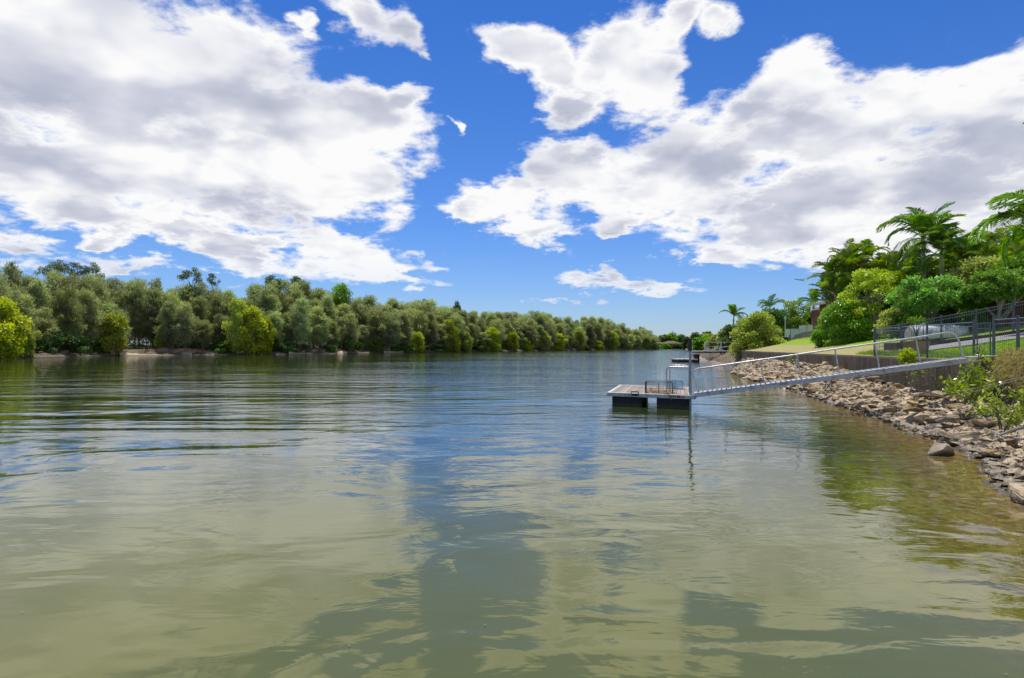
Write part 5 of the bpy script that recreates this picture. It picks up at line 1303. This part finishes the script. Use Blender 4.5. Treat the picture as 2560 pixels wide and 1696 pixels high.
# pink flower heads of the frangipani
M['pink'] = surf('pink_petals', (.72, .22, .18), (.85, .40, .30), 20, .6)
gf = random.Random(3)
for k in range(26):
    a_ = gf.uniform(0, 6.28); r_ = math.sqrt(gf.random()) * 1.9; p = PF.location + Vector((math.cos(a_) * r_, -abs(math.sin(a_)) * r_ * .9, gf.uniform(1.25, 2.25) - r_ * .15))
    mb = MB()
    for j in range(9):
        d_ = Vector((gf.gauss(0, 1), gf.gauss(0, 1), gf.gauss(.4, .8))).normalized() * .075; e = d_.cross(Vector((gf.random(), gf.random(), 1))).normalized() * .03
        q0 = p + d_; mb.add([q0 - e, q0 - d_ * .3, q0 + e, q0 + d_ * .6], [(0, 1, 2, 3)])
    mb.build('flower_head', M['pink'], PF)

# ------------------------------------------------------------------ saplings on the rocks
def sapling(label, pts, n, L, Wd, seed, mat, group=None, name='mangrove_sapling', spread=.16):
    """pts: list of stem polylines; leaves in rosettes along their upper parts"""
    gg = np.random.default_rng(seed); b0 = pts[0][0]; o = thing(name, label, 'sapling', tuple(b0), 0, group); mb = MB(); C = []
    for st in pts:
        st = [Vector(p) for p in st]; mb.tube(st, [.016, .012, .006][:len(st)] if len(st) == 3 else .012, 5)
        for t_ in np.linspace(.3, 1, 7):
            f_ = t_ * (len(st) - 1); i = min(int(f_), len(st) - 2); q0 = st[i].lerp(st[i + 1], f_ - i) - Vector(b0)
            C.append(tuple(q0)); a_ = gg.uniform(0, 6.28); q1 = q0 + Vector((math.cos(a_) * spread, math.sin(a_) * spread, .05)); C.append(tuple(q1)); mb.tube([q0 + Vector(b0), q1 + Vector(b0)], .006, 4, False)
    mb.build('stem', M['bark'], o, True)
    V, Fq, t = leaves(gg, C, [(spread * .62,) * 3] * len(C), n, L, Wd, 'leaf', .6, .6)
    link('leaves', np_mesh('sapling_leaves', V, Fq, mat, False, t), o)
    return o
SL = leaf_mat('glossy_sapling_leaves', (.07, .12, .012), (.24, .32, .02), (.48, .50, .06), .25, .3, .6)
def st(px, py, Y, *tops):
    b0 = P(px, py, Y); return [b0] + [P(x, y, Y + dy) for x, y, dy in tops]
sapling('tall leafy mangrove sapling against the wall right of the gangway', [st(2420, 1010, 16.4, (2425, 950, 0), (2440, 905, .1)), st(2420, 1010, 16.4, (2395, 975, -.1), (2375, 955, -.2)), st(2425, 1010, 16.4, (2440, 960, .1), (2465, 935, .1)), st(2420, 1012, 16.4, (2405, 985, -.3), (2380, 985, -.4)), st(2430, 1010, 16.4, (2450, 985, -.2), (2462, 960, -.3)), st(2425, 1010, 16.5, (2420, 970, .1), (2412, 930, .1))], 620, .15, .055, 1, SL, spread=.2)
sapling('leggy sapling on the rocks at the right, lower of the two', [st(2505, 1075, 13.2, (2495, 1030, 0), (2470, 1000, 0)), st(2500, 1075, 13.2, (2490, 1020, .1), (2492, 995, .1)), st(2470, 1050, 13.6, (2450, 1030, 0), (2445, 1010, 0)), st(2510, 1075, 13.2, (2530, 1040, 0), (2540, 1015, 0)), st(2510, 1080, 13.2, (2525, 1060, 0), (2555, 1045, 0))], 420, .12, .045, 2, SL)
sapling('sapling at the right edge reaching over the rocks', [st(2600, 1040, 11.2, (2565, 1000, 0), (2525, 975, 0)), st(2600, 1040, 11.2, (2570, 1010, 0), (2550, 1000, 0)), st(2590, 1070, 11.0, (2570, 1040, 0), (2545, 1045, 0))], 200, .12, .045, 3, SL)
sapling('thin sapling with one bent stem leaning on the wall', [st(2274, 985, 19.5, (2285, 950, .1), (2300, 925, .1)), st(2300, 925, 19.6, (2290, 920, 0), (2278, 925, 0))], 90, .12, .045, 4, SL, spread=.22)
sapling('small sprig before the wall between two saplings', [st(2345, 975, 18.6, (2338, 958, 0), (2333, 945, 0)), st(2345, 975, 18.6, (2350, 968, 0), (2352, 960, 0))], 45, .10, .035, 5, SL, spread=.08)
sapling('small plant growing from the wall beyond the gangway', [st(1990, 912, 36, (1988, 900, 0), (1985, 890, 0)), st(1985, 915, 36, (1980, 905, 0), (1975, 898, 0))], 140, .14, .06, 6, SL, spread=.3)
sapling('twiggy sprout with red tips beside the gangway top', [st(2445, 900, 17.6, (2447, 880, 0), (2450, 862, 0)), st(2445, 900, 17.6, (2455, 885, 0), (2462, 872, 0))], 50, .09, .03, 7, SL, spread=.1)
# a thin flowering branch at the right edge
FT = thing('flowering_tree', 'thin tree with magenta flower tip at the right edge of the sky', 'tree', (10.6, 10.4, .2))
mb = MB(); mb.tube([(10.6, 10.4, .2), (10.3, 10.4, 3.2), (9.6, 10.2, 5.2), (8.62, 10.05, 5.9)], [.06, .045, .03, .008], 6); mb.tube([(9.6, 10.2, 5.2), (9.2, 10.1, 5.5), (8.5, 10.0, 5.75)], [.02, .012, .004], 5); mb.build('trunk', M['bark'], FT, True)
mb = MB(); gf = random.Random(8); M['magenta'] = surf('magenta_petals', (.45, .01, .12), (.62, .03, .2), 20, .5)
for j in range(30):
    c0 = Vector((8.42 + gf.uniform(0, .35), 10.03, 5.84 + gf.uniform(0, .12))); d_ = Vector((gf.gauss(0, 1), gf.gauss(0, 1), gf.gauss(0, 1))).normalized() * .035; e = d_.cross(Vector((0, .3, 1))).normalized() * .02; mb.add([c0 - e, c0 - d_, c0 + e, c0 + d_], [(0, 1, 2, 3)])
mb.build('flower', M['magenta'], FT)
gg = np.random.default_rng(77); V, Fq, t = leaves(gg, [(.3, .1, 5.3), (-.3, -.1, 5.2), (.1, .2, 4.5), (.6, -.1, 4.8), (-.75, -.2, 5.35), (.4, .3, 5.9)], [(.42, .42, .3), (.35, .35, .25), (.4, .4, .3), (.35, .3, .3), (.25, .25, .18), (.35, .3, .3)], 420, .13, .05)
link('crown', np_mesh('thin_crown', V, Fq, M['green_leaf'], False, t), FT)
# bleached fallen branches
for (pa, pb, pc, r_, lab) in (((2500, 1088, 12.2), (2540, 1073, 12.0), (2590, 1062, 11.8), .035, 'bleached fallen branch lying on the rocks at the right'), ((2480, 1078, 12.6), (2510, 1092, 12.2), (2560, 1098, 11.8), .025, 'thinner fallen branch below the bleached one')):
    mb = MB(); mb.tube([P(*pa), P(*pb), P(*pc)], [r_ * .6, r_, r_], 7); setp(mb.build('fallen_branch', M['bark_pale'], None, True), lab, 'branch')

# ------------------------------------------------------------------ overgrown dry grass over the wall, grass tufts
def blades(name, n, fn, L, w, mat, label, kind='stuff', droop=.5, seed=3):
    g = np.random.default_rng(seed); V = []; T = []
    for i in range(n):
        x, y, z, dx, dy, dz = fn(g); l = L * g.uniform(.5, 1.4); d0 = np.array([dx, dy, dz]) + g.normal(size=3) * .45; d0 /= np.linalg.norm(d0); d1 = d0 + np.array([0, 0, -droop * g.uniform(.4, 1.6)]); d1 /= np.linalg.norm(d1)
        s = np.cross(d0, g.normal(size=3)); s = s / (np.linalg.norm(s) + 1e-6) * w * .5; p0 = np.array([x, y, z]); m_ = p0 + d0 * l * .5; e = m_ + d1 * l * .5
        V += [p0 - s, p0 + s, m_ + s, m_ - s, m_ - s, m_ + s, e + s * .1, e - s * .1]; T += [g.uniform(0, 1)] * 8
    Fq = np.arange(len(V)).reshape(-1, 4)
    return setp(link(name, np_mesh(name, V, Fq, mat, False, T)), label, 'grass', None, kind)
M['dry_grass'] = leaf_mat('dry_grass', (.13, .08, .03), (.34, .24, .11), (.55, .46, .22), .8, .3, .1, .2)
M['grass'] = leaf_mat('green_grass', (.10, .18, .01), (.25, .38, .018), (.42, .52, .04), .6, .35, .2, .1)
def mat_fn(g):
    y = g.uniform(10.5, 18.0); u = g.random(); x = wallX(y) + .55 - u * .85; z = 1.78 + .16 * math.sin(u * 3.1) - max(0, u - .62) * 1.9 * (1 + .3 * math.sin(y * 2.1)); return x, y, z, -.35, 0, .55 if u < .55 else -.1
blades('overgrown_grass', 15000, mat_fn, .34, .009, M['dry_grass'], 'matted dry grass hanging over the wall top at the right', droop=1.0)
# fill under the mat so it reads as a thick mass
def edge_fn(g):
    y = g.uniform(16, 30); x = wallX(y) + g.uniform(.3, 1.0); return x, y, max(LZ, land_z(x, y)), 0, 0, 1
blades('grass_tufts', 5000, edge_fn, .16, .012, M['grass'], 'ragged green grass along the fence foot', droop=.4, seed=4)
def slope_fn(g):
    y = g.uniform(16.5, 25); x = wallX(y) + .9 + g.random() * 3.2; return x, y, land_z(x, y), 0, 0, 1
blades('lawn_grass', 14000, slope_fn, .07, .012, M['grass'], 'short bright grass of the fenced lawn', droop=.3, seed=6)
def shoot_fn(g):
    y = g.uniform(8.5, 15); t_ = g.uniform(.0, .35); x = rshoreX(y) + t_ * (wallX(y) - rshoreX(y)); return x, y, bank_z(x, y), 0, 0, 1
blades('mangrove_shoots', 420, shoot_fn, .12, .012, M['bark'], 'thin dark breathing roots poking out of the wet mud', droop=.0, seed=9)

# ------------------------------------------------------------------ aeroplane
pc = P(1998, 700, 1500); ap = thing('aeroplane', 'tiny airliner flying low above the right bank trees', 'aeroplane', tuple(pc))
M['plane'] = surf('airliner_paint', (.30, .32, .36), (.42, .44, .48), 1, .4)
mb = MB(); mb.tube([pc + Vector((-12, 0, 2.2)), pc + Vector((-10, 0, 1.9)), pc + Vector((0, 0, 0)), pc + Vector((9, 0, -1.6)), pc + Vector((12, 0, -1.8))], [.3, 1.1, 1.3, .9, .2], 10); mb.build('fuselage', M['plane'], ap, True)
for s in (-1, 1):
    mb = MB(); mb.hexa([pc + Vector((-1.5, s * .5, -.2)), pc + Vector((2.5, s * .5, -.4)), pc + Vector((5.5, s * 12, .9)), pc + Vector((4.2, s * 12, 1.0))], [pc + Vector((-1.5, s * .5, .1)), pc + Vector((2.5, s * .5, -.1)), pc + Vector((5.5, s * 12, 1.0)), pc + Vector((4.2, s * 12, 1.1))]); mb.build('wing', M['plane'], ap)
mb = MB(); mb.hexa([pc + Vector((7.5, -.1, -1.2)), pc + Vector((10.5, -.1, -1.5)), pc + Vector((10.5, .1, -1.5)), pc + Vector((7.5, .1, -1.2))], [pc + Vector((10.5, -.1, 2.6)), pc + Vector((12, -.1, 2.6)), pc + Vector((12, .1, 2.6)), pc + Vector((10.5, .1, 2.6))]); mb.build('tail_fin', M['plane'], ap)

# scraps floating on the river
fl = bpy.data.meshes.new('scrap'); fl.from_pydata([(-.022, 0, 0), (0, -.009, .003), (.024, 0, 0), (0, .010, .004)], [], [(0, 1, 2, 3)]); 
M['scrap'] = surf('yellowed_leaf', (.30, .30, .14), (.45, .44, .28), 40, .6); fl.materials.append(M['scrap'])
for k, (px, py) in enumerate([(535, 1356), (574, 1437), (868, 1508), (873, 1618), (1212, 1566), (2515, 1690), (1446, 1232), (56, 1534)]):
    p = onwater(px, py); o = link('floating_leaf', fl); o.location = (p.x, p.y, .012); s_ = .5 * p.y / 5 if p.y > 5 else .55; o.scale = (s_, s_, 1); o.rotation_euler = (0, 0, k * 1.7)
    setp(o, 'small pale leaf floating on the open water', 'leaf', 'scraps floating on the river')
